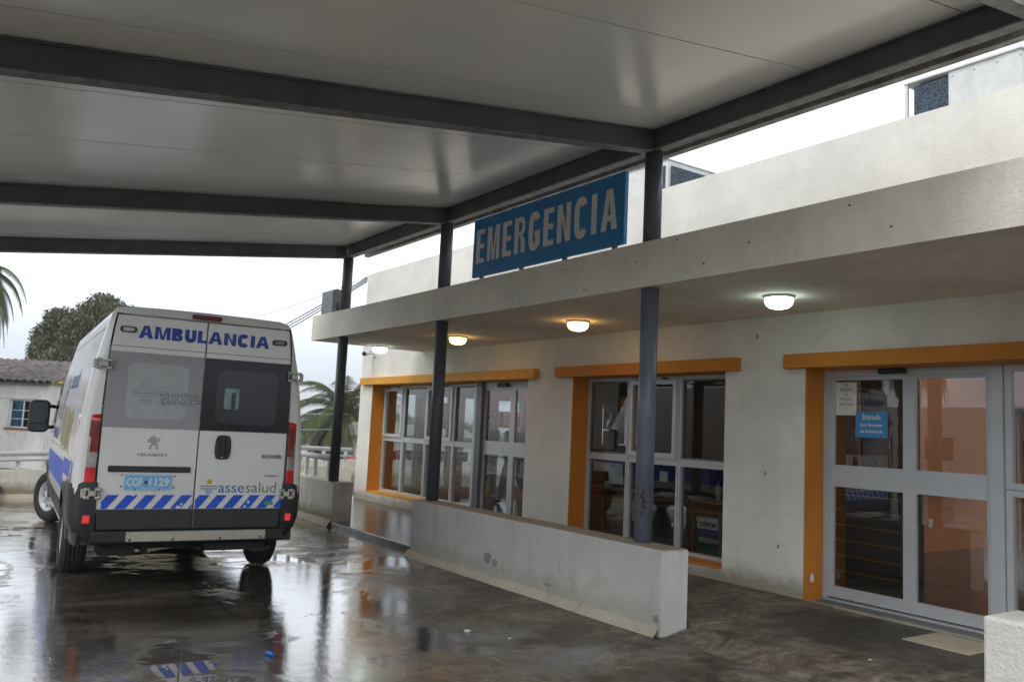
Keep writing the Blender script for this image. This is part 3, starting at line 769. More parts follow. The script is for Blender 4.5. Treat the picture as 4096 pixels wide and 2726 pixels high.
# chipped plaster beside the door jamb
mb = MB(); mb.add([(-5.06, 7.0, .27)], [])
def blob(cx, cz, rx, rz, y, seed, n=14):
    q = random.Random(seed)
    return [(cx+rx*math.cos(2*math.pi*i/n)*q.uniform(.6, 1.1), y, cz+rz*math.sin(2*math.pi*i/n)*q.uniform(.6, 1.1)) for i in range(n)]
def chip(points, name, mat, parent=None):
    mb = MB(); mb.add(points, [tuple(range(len(points)))]); return mb
c_ = [( -5.15+.0135, 7.14+p[0], p[2]) for p in blob(0, .27, .035, .055, 0, 3)]
mb = MB(); mb.add(c_, [tuple(range(len(c_)))]); bpart(mb, 'paint_chip', 'white_paint', fix=False)
# wall spots / hooks
for x, y, z in ((-5.75, 7.02, 2.66), (-5.62, 7.02, 1.25), (-5.45, 7.02, .55)):
    mb = MB(); mb.tube([(x, y+.01, z), (x+.01, y-.012, z-.03)], .006, 5); bpart(mb, 'nail', 'rust')
for x, z in ((-9.05, 3.08), (-7.3, 2.93), (-6.45, 3.14), (-5.4, 3.07), (-4.9, 3.19), (-4.15, 3.05), (-3.3, 3.17), (-3.0, 2.97), (-6.1, 2.9), (-4.6, 2.95)):
    mb = MB(); mb.lathe([(.0, -.006), (.007, -.006), (.007, .01)], 'Y', (x, 4.958, z), 7); bpart(mb, 'anchor_hole', 'rust')

# ================================================================== LAMPS, CAMERA, BOX, CABLES
def lamp(x, y, warm, label):
    e = empty('ceiling_lamp', label, 'lamp', (x, y, 2.84), 0, 'round lamps under the porch slab')
    mb = MB(); mb.lathe([(0, 0), (.138, 0), (.138, -.014), (.128, -.024), (.11, -.026)], n=28)
    mb.build('base', 'alu', e)
    mb = MB(); mb.lathe([(.122, -.023), (.124, -.045), (.112, -.080), (.086, -.104), (.045, -.115), (0, -.117)], n=28)
    g = mb.build('glass_bowl', 'lamp_warm' if warm else 'lamp_cold', e)
def lampmat(name, col, s):
    mt, nt, p = new_mat(name); v = mapping(nt)
    p.inputs['Base Color'].default_value = (.7, .72, .68, 1); p.inputs['Roughness'].default_value = .3
    p.inputs['Emission Color'].default_value = (*col, 1); p.inputs['Emission Strength'].default_value = s*.7
lampmat('lamp_warm', (1, .58, .19), 7.0); lampmat('lamp_cold', (.80, 1, .93), 6.0)
lamp(-4.72, 6.05, False, 'round bulkhead lamp glowing cold white above the main sliding door')
lamp(-7.53, 6.05, True, 'round bulkhead lamp glowing warm yellow above the office window')
lamp(-10.29, 6.08, True, 'round bulkhead lamp glowing warm yellow behind the middle column')
lamp(-12.84, 6.08, False, 'round bulkhead lamp glowing cold white at the far end of the porch')

e = empty('security_camera', 'small white bullet security camera on the wall under the porch end', 'camera', (-15.05, 7.03, 2.90))
mb = MB(); mb.bbox(-.055, .055, -.035, 0, -.06, .05, .008); mb.build('wall_box', 'camera_white', e)
mb = MB(); mb.tube([(0, -.03, 0), (0, -.09, -.005), (.02, -.14, -.01)], .018, 8); mb.build('bracket', 'camera_white', e)
mb = MB(); mb.tube([(-.03, -.10, .02), (.16, -.30, -.03)], .046, 14); mb.build('housing', 'camera_white', e)
mb = MB(); mb.tube([(.155, -.295, -.029), (.175, -.316, -.034)], .040, 14); mb.build('lens', 'black_plastic', e)

e = empty('electrical_box', 'grey metal electrical cabinet standing at the end of the porch roof', 'box', (-12.83, 5.12, 3.235))
mb = MB(); mb.bbox(-.27, .27, -.02, .22, 0, .42, .008); mb.build('cabinet', 'electric_grey', e)
mb = MB(); mb.bbox(-.235, .235, -.032, -.02, .03, .40, .004); mb.build('cover_plate', 'electric_grey', e)
mb = MB(); mb.tube([(.285, .05, .03), (.285, .05, .20)], .012, 6); mb.lathe([(0, 0), (.022, 0), (.022, .04), (0, .04)], 'Z', (.285, .04, .10), 8); mb.build('cable_gland', 'black_plastic', e)

def cable(p0, p1, sag, r, label, name='overhead_cable', mat='cable_black', group='overhead cables'):
    mb = MB(); p0, p1 = Vector(p0), Vector(p1); pts = []
    for i in range(17):
        t = i/16; q = p0.lerp(p1, t); q.z -= 4*sag*t*(1-t); pts.append(q)
    mb.tube(pts, r, 5); o = mb.build(name, mat); tag(o, label, 'cable', group)
cable((-15.7, 7.05, 4.52), (-54, 14.9, 7.6), .25, .010, 'thin pale top cable running from the building corner over the yard', mat='alu')
cable((-15.7, 7.05, 4.50), (-40.7, 11.2, 4.5), .12, .014, 'uppermost of three dark cables sloping behind the electrical cabinet')
cable((-15.7, 7.05, 4.46), (-40.7, 11.2, 4.3), .12, .014, 'middle of three dark cables sloping behind the electrical cabinet')
cable((-15.7, 7.05, 4.42), (-40.7, 11.2, 4.1), .12, .014, 'lowest of three dark cables sloping behind the electrical cabinet')
cable((-60, 32, 2.6), (-38, -6, 2.9), .9, .020, 'pale street cable crossing in front of the palm', mat='alu')
cable((-60, 33, 1.6), (-38, -6, 1.9), .9, .020, 'lower pale street cable crossing in front of the palm', mat='alu')

# AC units on the roof
def ac_unit(x0, x1, y0, y1, z0, z1, label, gx, flip=False):
    e = empty('rooftop_unit', label, 'air conditioner', ((x0+x1)/2, y0, z0), 0, 'air conditioning units on the roof')
    cx = (x0+x1)/2; a, b, d, h = x0-cx, x1-cx, y1-y0, z1-z0
    mb = MB(); mb.bbox(a+gx, b, 0, d, 0, h, .01); 
    mb.box(a+gx+.22, a+gx+.245, -.006, 0, 0, h-.02); mb.box(b-.08, b-.06, -.006, 0, 0, h-.02); mb.box(a-.06, b+.02, -.03, d, h, h+.02)
    for k in range(5):
        mb.lathe([(0, -.01), (.012, -.01), (.012, 0)], 'Y', (a+gx+.05+k*.24, -.001, h-.06), 6)
    mb.build('casing', 'ac_white', e)
    for y0_ in (-.01, d-.04): mb = MB(); mb.box(a-.06, a-.02, y0_, y0_+.04, 0, h); mb.build('corner_post', 'ac_white', e)
    mb = MB(); mb.box(a+.04, a+gx, .02, d-.05, 0, h-.04); mb.build('coil', 'coil_mesh', e)
    for q in (.45, .8): mb = MB(); mb.box(a+gx+(b-a-gx)*q-.06, a+gx+(b-a-gx)*q+.04, -.004, .002, h*.62, h*.67); mb.build('vent', 'soft_brown', e)
def coil():
    mt, nt, p = new_mat('coil_mesh'); t = nt.nodes.new('ShaderNodeTexCoord')
    v = nt.nodes.new('ShaderNodeTexVoronoi'); v.inputs['Scale'].default_value = 34; nt.links.new(t.outputs['Object'], v.inputs['Vector'])
    c = ramp(nt, v.outputs['Distance'], [(.3, (.008, .016, .028)), (.6, (.045, .075, .11))])
    nt.links.new(c, p.inputs['Base Color']); p.inputs['Roughness'].default_value = .6
coil()
ac_unit(-5.22, -4.0, 9.0, 10.2, 4.3, 5.77, 'white rooftop air handler with dark coil behind the parapet at upper right', .45)
ac_unit(-10.35, -9.15, 9.0, 10.3, 4.3, 5.83, 'white rooftop unit with dark coils behind the sign', .0)
# dark coils on its right-hand end
last = [o for o in bpy.data.objects if o.name.startswith('rooftop_unit')][-1]
mb = MB(); mb.box(.30, .57, -.012, -.002, 0, 1.44); mb.build('coil', 'coil_mesh', last)
mb = MB(); mb.box(.625, .632, .06, 1.24, 0, 1.44); mb.build('coil', 'coil_mesh', last)

# ================================================================== CANOPY
can = empty('canopy', 'grey steel framed ambulance canopy with pale ceiling sheets on round columns', 'canopy', (0, 0, 0))
SL = .1375; CZ = 4.245; YB = 5.05
cz = lambda y: CZ+SL*(y-YB)
Y0, Y1 = -1.0, 5.42
seams = [-12.1, -11.05, -9.83, -8.55, -7.28, -6.05, -4.86, -3.66, -2.55, -2.14]
for a, b in zip(seams[:-1], seams[1:]):
    mb = MB(); g = .006
    vs = []
    for x in (a+g, b-g):
        for y in (Y0, Y1):
            for dz in (0, .10): vs.append((x, y, cz(y)+dz+.012))
    mb.add(vs, [(0, 1, 3, 2), (4, 6, 7, 5), (0, 4, 5, 1), (2, 3, 7, 6), (0, 2, 6, 4), (1, 5, 7, 3)])
    mb.build('roof_panel', 'ceiling_sheet', can)
mb = MB(); vs = []
for x in (-12.1, -2.14):
    for y in (Y0, Y1):
        for dz in (.03, .04): vs.append((x, y, cz(y)+dz))
# dark filler seen through the joints
for s in seams[1:-1]:
    q = []
    for x in (s-.005, s+.005):
        for y in (Y0+.01, Y1-.01):
            for dz in (.018, .09): q.append((x, y, cz(y)+dz))
    mb.add(q, [(0, 1, 3, 2), (4, 6, 7, 5), (0, 4, 5, 1), (2, 3, 7, 6), (0, 2, 6, 4), (1, 5, 7, 3)])
mb.build('panel_joint', 'steel_beam', can)
def ibeam(p0, p1, h, wd, name):
    """p0,p1 top centre line; web along the line, flanges top and bottom"""
    p0, p1 = Vector(p0), Vector(p1); d = (p1-p0); sd = Vector((-d.y, d.x, 0)).normalized()
    mb = MB()
    def bar(o0, o1, z0, z1, mi):
        vs = [tuple(p+sd*o+Vector((0, 0, z))) for p in (p0, p1) for o in (o0, o1) for z in (z0, z1)]
        mb.add(vs, [(0, 1, 3, 2), (4, 6, 7, 5), (0, 4, 5, 1), (2, 3, 7, 6), (0, 2, 6, 4), (1, 5, 7, 3)], mi)
    bar(-wd/2, wd/2, -.012, 0, 0); bar(-wd/2, wd/2, -h, -h+.012, 1); bar(-.03, .03, -h+.012, -.012, 0)
    return mb.build(name, ['steel_beam', 'steel_flange'], can)
CX = [-11.98, -8.95, -5.30, -2.13]
for x in CX:
    ibeam((x, Y0+.06, cz(Y0+.06)), (x, YB-.05, cz(YB-.05)), .19, .10, 'rafter')
ibeam((-12.08, YB, CZ+.002), (-2.16, YB, CZ+.002), .185, .10, 'edge_beam')
ibeam((-12.08, Y0+.05, cz(Y0+.05)), (-2.16, Y0+.05, cz(Y0+.05)), .185, .10, 'edge_beam')
mb = MB(); mb.box(-12.10, -2.14, 5.36, 5.435, 4.145, 4.30, 0); mb.box(-12.10, -2.14, 5.345, 5.36, 4.20, 4.23, 0)
mb.box(-12.10, -2.14, 5.10, 5.14, 4.10, 4.115, 0)
mb.build('gutter', 'gutter_metal', can)
for i, x in enumerate(CX):
    if i < 3:
        bz = .66
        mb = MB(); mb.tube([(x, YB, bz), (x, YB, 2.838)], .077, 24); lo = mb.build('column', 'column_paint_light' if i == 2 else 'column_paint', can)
        mb = MB(); mb.tube([(x, YB, 3.236), (x, YB, 4.062)], .079, 24); mb.build('column', 'column_paint', can)
        if i == 2:
            q = random.Random(5); mb = MB()
            for (a, z, s) in ((-.95, 1.02, .022), (-.75, .98, .018), (-2.2, .92, .018), (-1.05, .90, .012), (-2.6, 1.05, .010), (-.8, 1.08, .010)):
                for k in range(5):
                    aa = a+q.uniform(-.15, .15); zz = z+q.uniform(-.03, .03)
                    r_ = .0782; pts = []
                    for j in range(7):
                        t = 2*math.pi*j/7; rr = s*q.uniform(.4, 1); pts.append((x+r_*math.cos(aa+rr*math.cos(t)/.082), YB+r_*math.sin(aa+rr*math.cos(t)/.082), zz+rr*math.sin(t)))
                    mb.add(pts, [tuple(range(7))])
            mb.build('rust_patch', 'rust', lo, fix=False)
    else:
        mb = MB(); mb.tube([(x, YB, .66), (x, YB, 2.838)], .077, 24); mb.build('column', 'column_paint', can)
        mb = MB(); mb.tube([(x, YB, 3.236), (x, YB, 4.062)], .079, 24); mb.build('column', 'column_paint', can)
    mb = MB(); mb.tube([(x, Y0+.05, 0), (x, Y0+.05, cz(Y0+.05)-.18)], .081, 20); mb.build('column', 'column_paint', can)

# ================================================================== SIGN
e = empty('emergency_sign', 'blue sign board reading EMERGENCIA standing on the porch edge', 'sign', (-8.27, 5.03, 3.28))
mb = MB(); mb.bbox(0, 2.62, 0, .045, .01, .69, .004); mb.build('board', 'sign_teal', e)
WR = dict(E=.86, M=1.22, R=1.0, G=1.0, N=1.05, C=1.0, I=.42, A=1.12, B=1.0, U=1.0, L=.82)
block_text('lettering', 'EMERGENCIA', .075, 2.53, .165, .395, 0, 'sign_letter', e, WR, .080, .055, .27)
for x in (.15, .95, 1.7, 2.45): mb = MB(); mb.box(x, x+.05, .01, .04, -.045, .01); mb.build('bracket', 'alu_dark', e)
mb = MB(); mb.lathe([(0, -.004), (.008, -.004), (.008, .002)], 'Y', (.40, 0, .16), 8); mb.build('screw', 'rust', e)

# ================================================================== LOW WALLS
def skirt_mesh(pts_out, h, parent, origin):
    mb = MB()
    for (a, b, n) in pts_out:
        a, b = Vector(a), Vector(b); n = Vector(n); t = max(1, int((b-a).length/.35)); q = random.Random(9)
        top = []; bot = []
        for i in range(t+1):
            p = a.lerp(b, i/t); top.append(p+Vector((0, 0, h+q.uniform(-.008, .008)))-n*.002); bot.append(p+n*(.065+q.uniform(-.01, .01))+Vector((0, 0, .002)))
        vs = [tuple(v-origin) for v in top+bot]; m_ = t+1
        mb.add(vs, [(i, i+1, m_+i+1, m_+i) for i in range(t)])
    return mb.build('skirting', 'skirt', parent, fix=False)
e = empty('low_wall', 'long waist high grey plastered wall between the columns beside the walk', 'wall', (-6.94, 5.03, 0), 0, 'low walls along the walk')
mb = MB(); mb.bbox(-2.12, 2.08, -.19, .115, -.02, .662, .014)
wo_ = mb.build('body', 'lowwall_plaster', e)
mb = MB(); mb.box(-2.105, 2.065, -.176, .102, .6622, .6655); mb.build('cap', 'lowwall_top', e)
mb = MB(); mb.box(2.0805, 2.0835, -.178, .104, 0, .650); mb.build('end_face', 'white_block', e)  # paler plaster puts the side light on this end into the colour
skirt_mesh([((-9.10, 4.84, 0), (-4.87, 4.84, 0), (0, -1, 0))], .075, e, Vector((-6.94, 5.03, 0)))
mb = MB()
for (x, z, rx, rz, sd_) in ((-7.35, .235, .085, .075, 1), (-7.22, .20, .06, .045, 5), (-6.32, .145, .06, .022, 2), (-4.90, .13, .035, .04, 3), (-7.05, .15, .03, .012, 4), (-8.60, .14, .02, .015, 6)):
    p = [(a+6.94, -.1925, c) for a, b, c in blob(x, z, rx, rz, 0, sd_)]; mb = MB(); mb.add(p, [tuple(range(len(p)))]); mb.build('paint_chip', 'chipped', e, fix=False)

o3 = Vector((-13.9, 5.2, 0))
e = empty('low_wall', 'low plastered wall behind the ambulance, topped by a white handrail and the farthest column', 'wall', tuple(o3), 0, 'low walls along the walk')
mb = MB(); mb.bbox(-1.85, 2.02, -.19, .13, -.02, .655, .012); mb.build('body', 'perimeter', e)
mb = MB(); mb.box(2.0205, 2.023, -.18, .12, 0, .64); mb.build('end_face', 'lowwall_plaster', e)  # darker plaster puts the shade of this end into the colour
skirt_mesh([((-15.75, 5.01, 0), (-11.88, 5.01, 0), (0, -1, 0))], .10, e, o3)
mb = MB(); mb.tube([(-1.8, -.02, 1.0), (1.53, -.02, .975)], .045, 14)
for x in (-1.5, -.75, -.1, .45, .82, 1.40): mb.box(x-.03, x+.03, -.045, .005, .655, .965)
mb.build('handrail', 'rail_white', e)
mb = MB(); mb.lathe([(0, 0), (.036, 0), (.036, .003), (0, .003)], 'X', (1.531, -.02, .975), 14); mb.build('tube_end', 'black_plastic', e)

e = empty('low_wall', 'white plastered end of a low wall at the lower right by the door', 'wall', (-1.3, 5.03, 0), 0, 'low walls along the walk')
mb = MB(); mb.bbox(-1.10, 2.2, -.19, .19, -.02, .672, .02); mb.build('body', 'white_block', e)

# perimeter walls + rails
def rail_wall(p0, p1, h0, h1, rh, label, name='perimeter_wall', base=0.):
    p0, p1 = Vector(p0), Vector(p1); d = (p1-p0); L = d.length; an = math.atan2(d.y, d.x)
    e = empty(name, label, 'wall', (p0.x, p0.y, base), an, 'perimeter walls with white handrails')
    mb = MB(); vs = []
    for x, h in ((0, h0), (L, h1)):
        for y in (0, .18):
            for z in (-.4, h-base): vs.append((x, y, z))
    mb.add(vs, [(0, 1, 3, 2), (4, 6, 7, 5), (0, 4, 5, 1), (2, 3, 7, 6), (0, 2, 6, 4), (1, 5, 7, 3)])
    mb.build('body', 'perimeter', e)
    mb = MB(); mb.add([(0, -.002, .07), (L, -.002, .07), (L, -.05, 0), (0, -.05, 0)], [(0, 1, 2, 3)]); mb.build('skirting', 'skirt', e, fix=False)
    mb = MB(); z0, z1 = h0-base, h1-base
    mb.tube([(0, .08, z0+rh), (L, .08, z1+rh)], .042, 12); mb.tube([(0, .02, z0+rh*.62), (L, .02, z1+rh*.62)], .022, 10)
    n = max(2, int(L/.42))
    for i in range(n+1):
        x = L*(i+.3)/(n+.6); zz = z0+(z1-z0)*x/L; mb.box(x-.03, x+.03, .05, .11, zz, zz+rh-.03)
    mb.build('handrail', 'rail_white', e)
    return e
rail_wall((-16.72, -4, 0), (-16.60, 2.7, 0), .30, .52, .27, 'low cream wall with white handrail in front of the tiled house')
rail_wall((-16.55, 2.9, 0), (-15.72, 7.0, 0), .70, .665, .33, 'low cream wall with white handrail meeting the building corner')
mb = MB(); mb.bbox(-16.62, -16.50, .35, 1.06, .10, .21, .015); o = mb.build('bumper_block', 'rubber'); tag(o, 'black rubber block at the foot of the left wall', 'bumper block')

# ================================================================== AMBULANCE
VH = R(86.4)
van = empty('ambulance', 'white high roofed ambulance van seen from behind with AMBULANCIA on its rear doors', 'ambulance', (-8.16, 2.07, 0), VH)
PROF = [(.97, .36), (.985, .50), (1.0, .62), (1.012, .78), (1.018, .95), (1.015, 1.10), (1.005, 1.30), (.985, 1.52), (.962, 1.72), (.935, 1.92), (.90, 2.10), (.862, 2.27), (.838, 2.38), (.818, 2.45), (.785, 2.49), (.70, 2.512), (.35, 2.520), (.0, 2.523)]
AX1, AX2, AR, AZ = 1.015, 5.05, .43, .37
def vtop(v):
    if v < 4.25: return 2.523-.0*v
    if v < 4.5: return 2.523-.10*((v-4.25)/.25)**2
    if v < 5.20: return 2.423-(v-4.5)/.7*1.06
    if v < 5.85: return 1.363-(v-5.2)/.65*.30
    return 1.063-(v-5.85)/.13*.35
def vwid(v):
    k = 1.
    if v > 4.6: k = 1-.16*((v-4.6)/1.38)**2.4
    return k
def vring(v, inset=0., z_in=0.):
    wb = .36 if v > .62 else .66
    for a in (AX1, AX2):
        if abs(v-a) < AR: wb = max(wb, AZ+math.sqrt(AR*AR-(v-a)**2))
    tp = vtop(v); out = []
    for (u, w_) in PROF:
        if w_ > .9: w2 = .9+(w_-.9)*(tp-.9)/(2.523-.9)
        else: w2 = w_
        w2 = max(w2, wb)
        if w2 > tp-.001 and w_ <= .9: w2 = tp-.001
        k = vwid(v)
        uu = u*k-inset*(u > .5)
        if inset and w_ > 2.3: w2 -= z_in
        out.append((uu, w2))
    return [(u, v, z) for u, z in out]+[(-u, v, z) for u, z in reversed(out[:-1])]
vs_ = [(-.004, .075, .022), (.004, .045, .010), (.02, .024, .004), (.05, .010, .001), (.10, 0, 0)]
st = [.2, .35, .5]+[AX1-AR-.001+i*(2*AR+.002)/16 for i in range(17)]+[1.6, 2.0, 2.5, 3.0, 3.5, 4.0, 4.25, 4.35, 4.45, 4.55]+[AX2-AR-.001+i*(2*AR+.002)/16 for i in range(17)]+[5.55, 5.65, 5.75, 5.85, 5.92, 5.965]
mb = MB()
mb.loft([vring(*a) for a in vs_]+[vring(v) for v in sorted(st)], close=False, smooth=True, cap=False)
n_ = len(vring(0))
mb.f.append(tuple(range(n_))); mb.m.append(0); mb.sm.append(False)
mb.f.append(tuple(reversed(range(len(mb.v)-n_, len(mb.v))))); mb.m.append(0); mb.sm.append(False)
body = mb.build('body', 'van_white', van)
# smooth by angle
def soft(o, ang=35):
    for p in o.data.polygons: p.use_smooth = True
    bm = bmesh.new(); bm.from_mesh(o.data)
    for e_ in bm.edges:
        if len(e_.link_faces) == 2 and e_.calc_face_angle(0) > R(ang): e_.smooth = False
    bm.to_mesh(o.data); bm.free()
soft(body)
def side_u(w_, off=.0):
    for (a, b), (c, d) in zip(PROF[:-1], PROF[1:]):
        if b <= w_ <= d: return a+(c-a)*(w_-b)/(d-b)+off
    return PROF[0][0]+off
def side_patch(name, quads, mat, parent, off=.003, left=True):
    """quads: (v0, v1, w0, w1) rectangles wrapped on the van's side"""
    mb = MB(); s = -1 if left else 1
    for (v0, v1, w0, w1) in quads:
        nv = max(1, int(abs(v1-v0)/.3)); nw = max(2, int((w1-w0)/.1)); b = []
        for j in range(nw+1):
            w_ = w0+(w1-w0)*j/nw
            for i in range(nv+1):
                v = v0+(v1-v0)*i/nv; b.append((s*(side_u(w_)*vwid(v)+off), v, w_))
        mb.add(b, [(j*(nv+1)+i, j*(nv+1)+i+1, (j+1)*(nv+1)+i+1, (j+1)*(nv+1)+i) for j in range(nw) for i in range(nv)], 0, True)
    return mb.build(name, mat, parent, fix=False)
for L in (True, False):
    side_patch('side_stripe', [(.15, .58, .92, 1.08), (.58, 1.46, .92, 1.07), (1.46, 4.62, .74, 1.02), (4.62, 5.5, .90, 1.02)], 'van_blue', van, left=L)
    side_patch('side_moulding', [(1.5, 2.9, .42, .60), (3.0, 4.55, .42, .60)], 'bumper_plastic', van, .012, L)
side_patch('panel_seam', [(2.92, 2.935, .45, 2.35)], 'under_dark', van)
side_patch('panel_seam', [(4.15, 4.165, .45, 2.35)], 'under_dark', van)
side_patch('panel_seam', [(.16, 4.3, 2.30, 2.315)], 'alu_dark', van, .001)
side_patch('panel_seam', [(1.5, 4.5, 1.12, 1.128)], 'alu_dark', van, .001)
side_patch('side_window', [(4.30, 4.95, 1.35, 1.98)], 'black_glass', van, .004)
side_patch('frosted_window', [(3.05, 4.0, 1.42, 1.95)], 'frost_film_light', van, .004)
# coloured emblem strip on the side
def side_poly(name, pts, mat, off=.004):
    mb = MB(); mb.add([(-(side_u(w_)+off), v, w_) for v, w_ in pts], [tuple(range(len(pts)))]); return mb.build(name, mat, van, fix=False)
for k, (v0, w0, c) in enumerate(((1.1, 1.12, 'wave_yellow'), (1.35, 1.15, 'wave_green'), (1.62, 1.12, 'wave_orange'), (1.9, 1.16, 'wave_yellow'), (2.2, 1.14, 'wave_green'), (2.5, 1.18, 'wave_orange'))):
    for j in range(4):
        za, zb = w0+.10*j, w0+.10*(j+1)
        side_poly('colour_wave', [(v0+.05*math.sin(j+k), za), (v0+.14+.05*math.sin(j+k), za), (v0+.14+.05*math.sin(j+1+k), zb), (v0+.05*math.sin(j+1+k), zb)], c)
def side_text(s, v, w_, size, mat, bold=.0, sx=1.):
    t = text_mesh('side_lettering', s, size, mat, van, (-(side_u(w_)+.008), v, w_), (math.pi/2, 0, -math.pi/2), sx=sx, bold=bold)
    for q in t.data.vertices:      # lay the letters on the tapering side
        wz = w_+q.co.y; q.co.z = -(side_u(w_)-side_u(min(2.4, wz)))
    return t
side_text('AMBULANCIA', 3.6, 1.16, .17, 'van_navy', .004)
side_text('assesalud', 2.0, 1.72, .30, 'asse_blue', .002)
for w_, l in ((1.86, .34), (1.80, .34), (1.74, .18)): side_patch('emblem_bar', [(3.0-l/2, 3.0+l/2, w_, w_+.025)], 'asse_blue', van, .005)

# underbody and axles
mb = MB(); mb.box(-.62, .62, .25, 5.6, .30, .37); mb.box(-.80, .80, 1.6, 4.5, .30, .40); mb.box(-.75, -.45, .10, .5, .27, .36); mb.box(.15, .70, .08, .45, .29, .36)
mb.build('underbody', 'under_dark', van)
mb = MB(); mb.box(-.60, .60, .2, 5.5, .37, .95); mb.build('wheel_tunnel', 'under_dark', van)
mb = MB(); mb.tube([(-.80, AX1, .33), (-.3, AX1, .25), (.3, AX1, .25), (.80, AX1, .33)], .04, 8); mb.build('rear_axle', 'under_dark', van)
mb = MB(); mb.tube([(.58, .05, .30), (.62, .02, .29), (.72, .02, .30), (.76, .08, .32)], .014, 6); mb.build('tow_hook', 'rust', van)
mb = MB(); mb.tube([(-.35, .25, .29), (-.35, 1.6, .30)], .035, 8); mb.build('exhaust', 'rust', van)

def wheel(u, v, steer=0.):
    s = -1 if u < 0 else 1
    hub = bpy.data.objects.new('wheel', None); hub.empty_display_size = .1; link(hub, van)
    hub.location = (u, v, .345); hub.rotation_euler = (0, 0, steer)
    mb = MB(); W = .112; T = [(.205, -W*.8), (.24, -W*.98), (.30, -W), (.325, -W*.88), (.341, -W*.62)]
    for k, g in enumerate((-.055, -.018, .018, .055)):
        T += [(.345, g-.012), (.336, g-.008), (.336, g+.0), (.345, g+.006)]
    T += [(.341, W*.62), (.325, W*.88), (.30, W), (.24, W*.98), (.205, W*.8)]
    mb.lathe(T, 'X', n=48); mb.build('tyre', 'rubber', hub)
    mb = MB()
    D = [(.206, s*W*.75), (.20, s*W*.85), (.185, s*W*.55), (.17, s*W*.35), (.13, s*W*.50), (.08, s*W*.62), (.055, s*W*.60), (.05, s*W*.85), (0, s*W*.9)]
    mb.lathe(D, 'X', n=40); mb.lathe([(.206, -s*W*.75), (.18, -s*W*.2), (0, -s*W*.1)], 'X', n=24)
    mb.build('rim', 'alu', hub)
    for k in range(10):
        t = 2*math.pi*k/10; mb = MB(); mb.lathe([(0, 0), (.019, 0), (.019, s*.012)], 'X', (s*W*.435, .135*math.cos(t), .135*math.sin(t)), 8); mb.build('rim_hole', 'under_dark', hub)
wheel(-.90, AX1); wheel(.90, AX1); wheel(-.90, AX2, R(27)); wheel(.90, AX2, R(24))
# arch lips
for s in (-1, 1):
    for a in (AX1, AX2):
        mb = MB(); ri = []
        for k in range(19):
            t = math.pi*k/18; c, q = math.cos(t), math.sin(t); v = a+c*AR; z = AZ+q*AR; k2 = vwid(v)
            uu = side_u(max(.4, min(1.2, z)))*k2
            ri.append([(s*(uu+.022), a+c*(AR-.02), AZ+q*(AR-.02)), (s*(uu+.022), a+c*(AR+.055), AZ+q*(AR+.055)), (s*(uu-.01), a+c*(AR+.07), AZ+q*(AR+.07)), (s*(uu-.10), a+c*(AR-.02), AZ+q*(AR-.02))])
        mb.loft(ri, smooth=False); mb.build('wheel_arch', 'bumper_plastic', van)

# rear bumper: corners + centre beam
for s in (-1, 1):
    plan = [(.815, -.030), (.90, -.030), (.955, -.015), (1.0, .03), (1.028, .10), (1.036, .22), (1.036, .585)]
    lv = [(.375, .13), (.42, .085), (.50, .035), (.60, .006), (.80, 0), (.905, .004), (.925, .02)]
    rings = []
    for z, ins in lv:
        sc = lambda p: (s*(p[0]-ins*min(1, max(0, (p[0]-.80)/.12))), p[1]+ins*.45, z)
        outer = [sc(p) for p in plan]; inner = [(s*(p[0]-.06 if p[0] > .9 else p[0]), max(p[1], -.03)+.07 if p[0] < .98 else p[1], z) for p in reversed(plan)]
        rings.append(outer+inner)
    mb = MB(); mb.loft(rings, smooth=False); bc = mb.build('bumper_corner', 'bumper_plastic', van); soft(bc, 28)
    mb = MB(); mb.bbox(s*.885-.028, s*.885+.028, -.041, -.029, .572, .640, .006)
    mb.build('reflector', 'reflector_red', bc)
    mb = MB(); mb.bbox(s*.885-.045, s*.885+.045, -.036, -.025, .555, .657, .006)
    mb.build('reflector_recess', 'black_plastic', bc)
mb = MB()
rings = []
for u in (-.84, -.80, .80, .84):
    rings.append([(u, .06, .385), (u, -.02, .385), (u, -.045, .41), (u, -.052, .475), (u, -.04, .497), (u, .06, .505)])
mb.loft(rings, smooth=False); bm_ = mb.build('bumper_beam', 'bumper_plastic', van)
mb = MB(); mb.bbox(-.555, .672, -.066, -.053, .408, .488, .003); mb.box(-.555, .672, -.066, .01, .4885, .494)
sp_ = mb.build('step_plate', 'tread_plate', van)
for x in (-.52, -.16, .255, .63):
    mb = MB(); mb.lathe([(0, -.0695), (.011, -.0695), (.011, -.066)], 'Y', (x, 0, .425), 10); mb.build('bolt', 'rust', sp_)

# rubber gap around the rear doors
mb = MB()
mb.prism([(-.842, .505), (.842, .505), (.842, 1.6), (.828, 2.09), (.810, 2.30), (.789, 2.438), (-.789, 2.438), (-.810, 2.30), (-.828, 2.09), (-.842, 1.6)], -.004, .01)
mb.build('door_seal', 'under_dark', van)
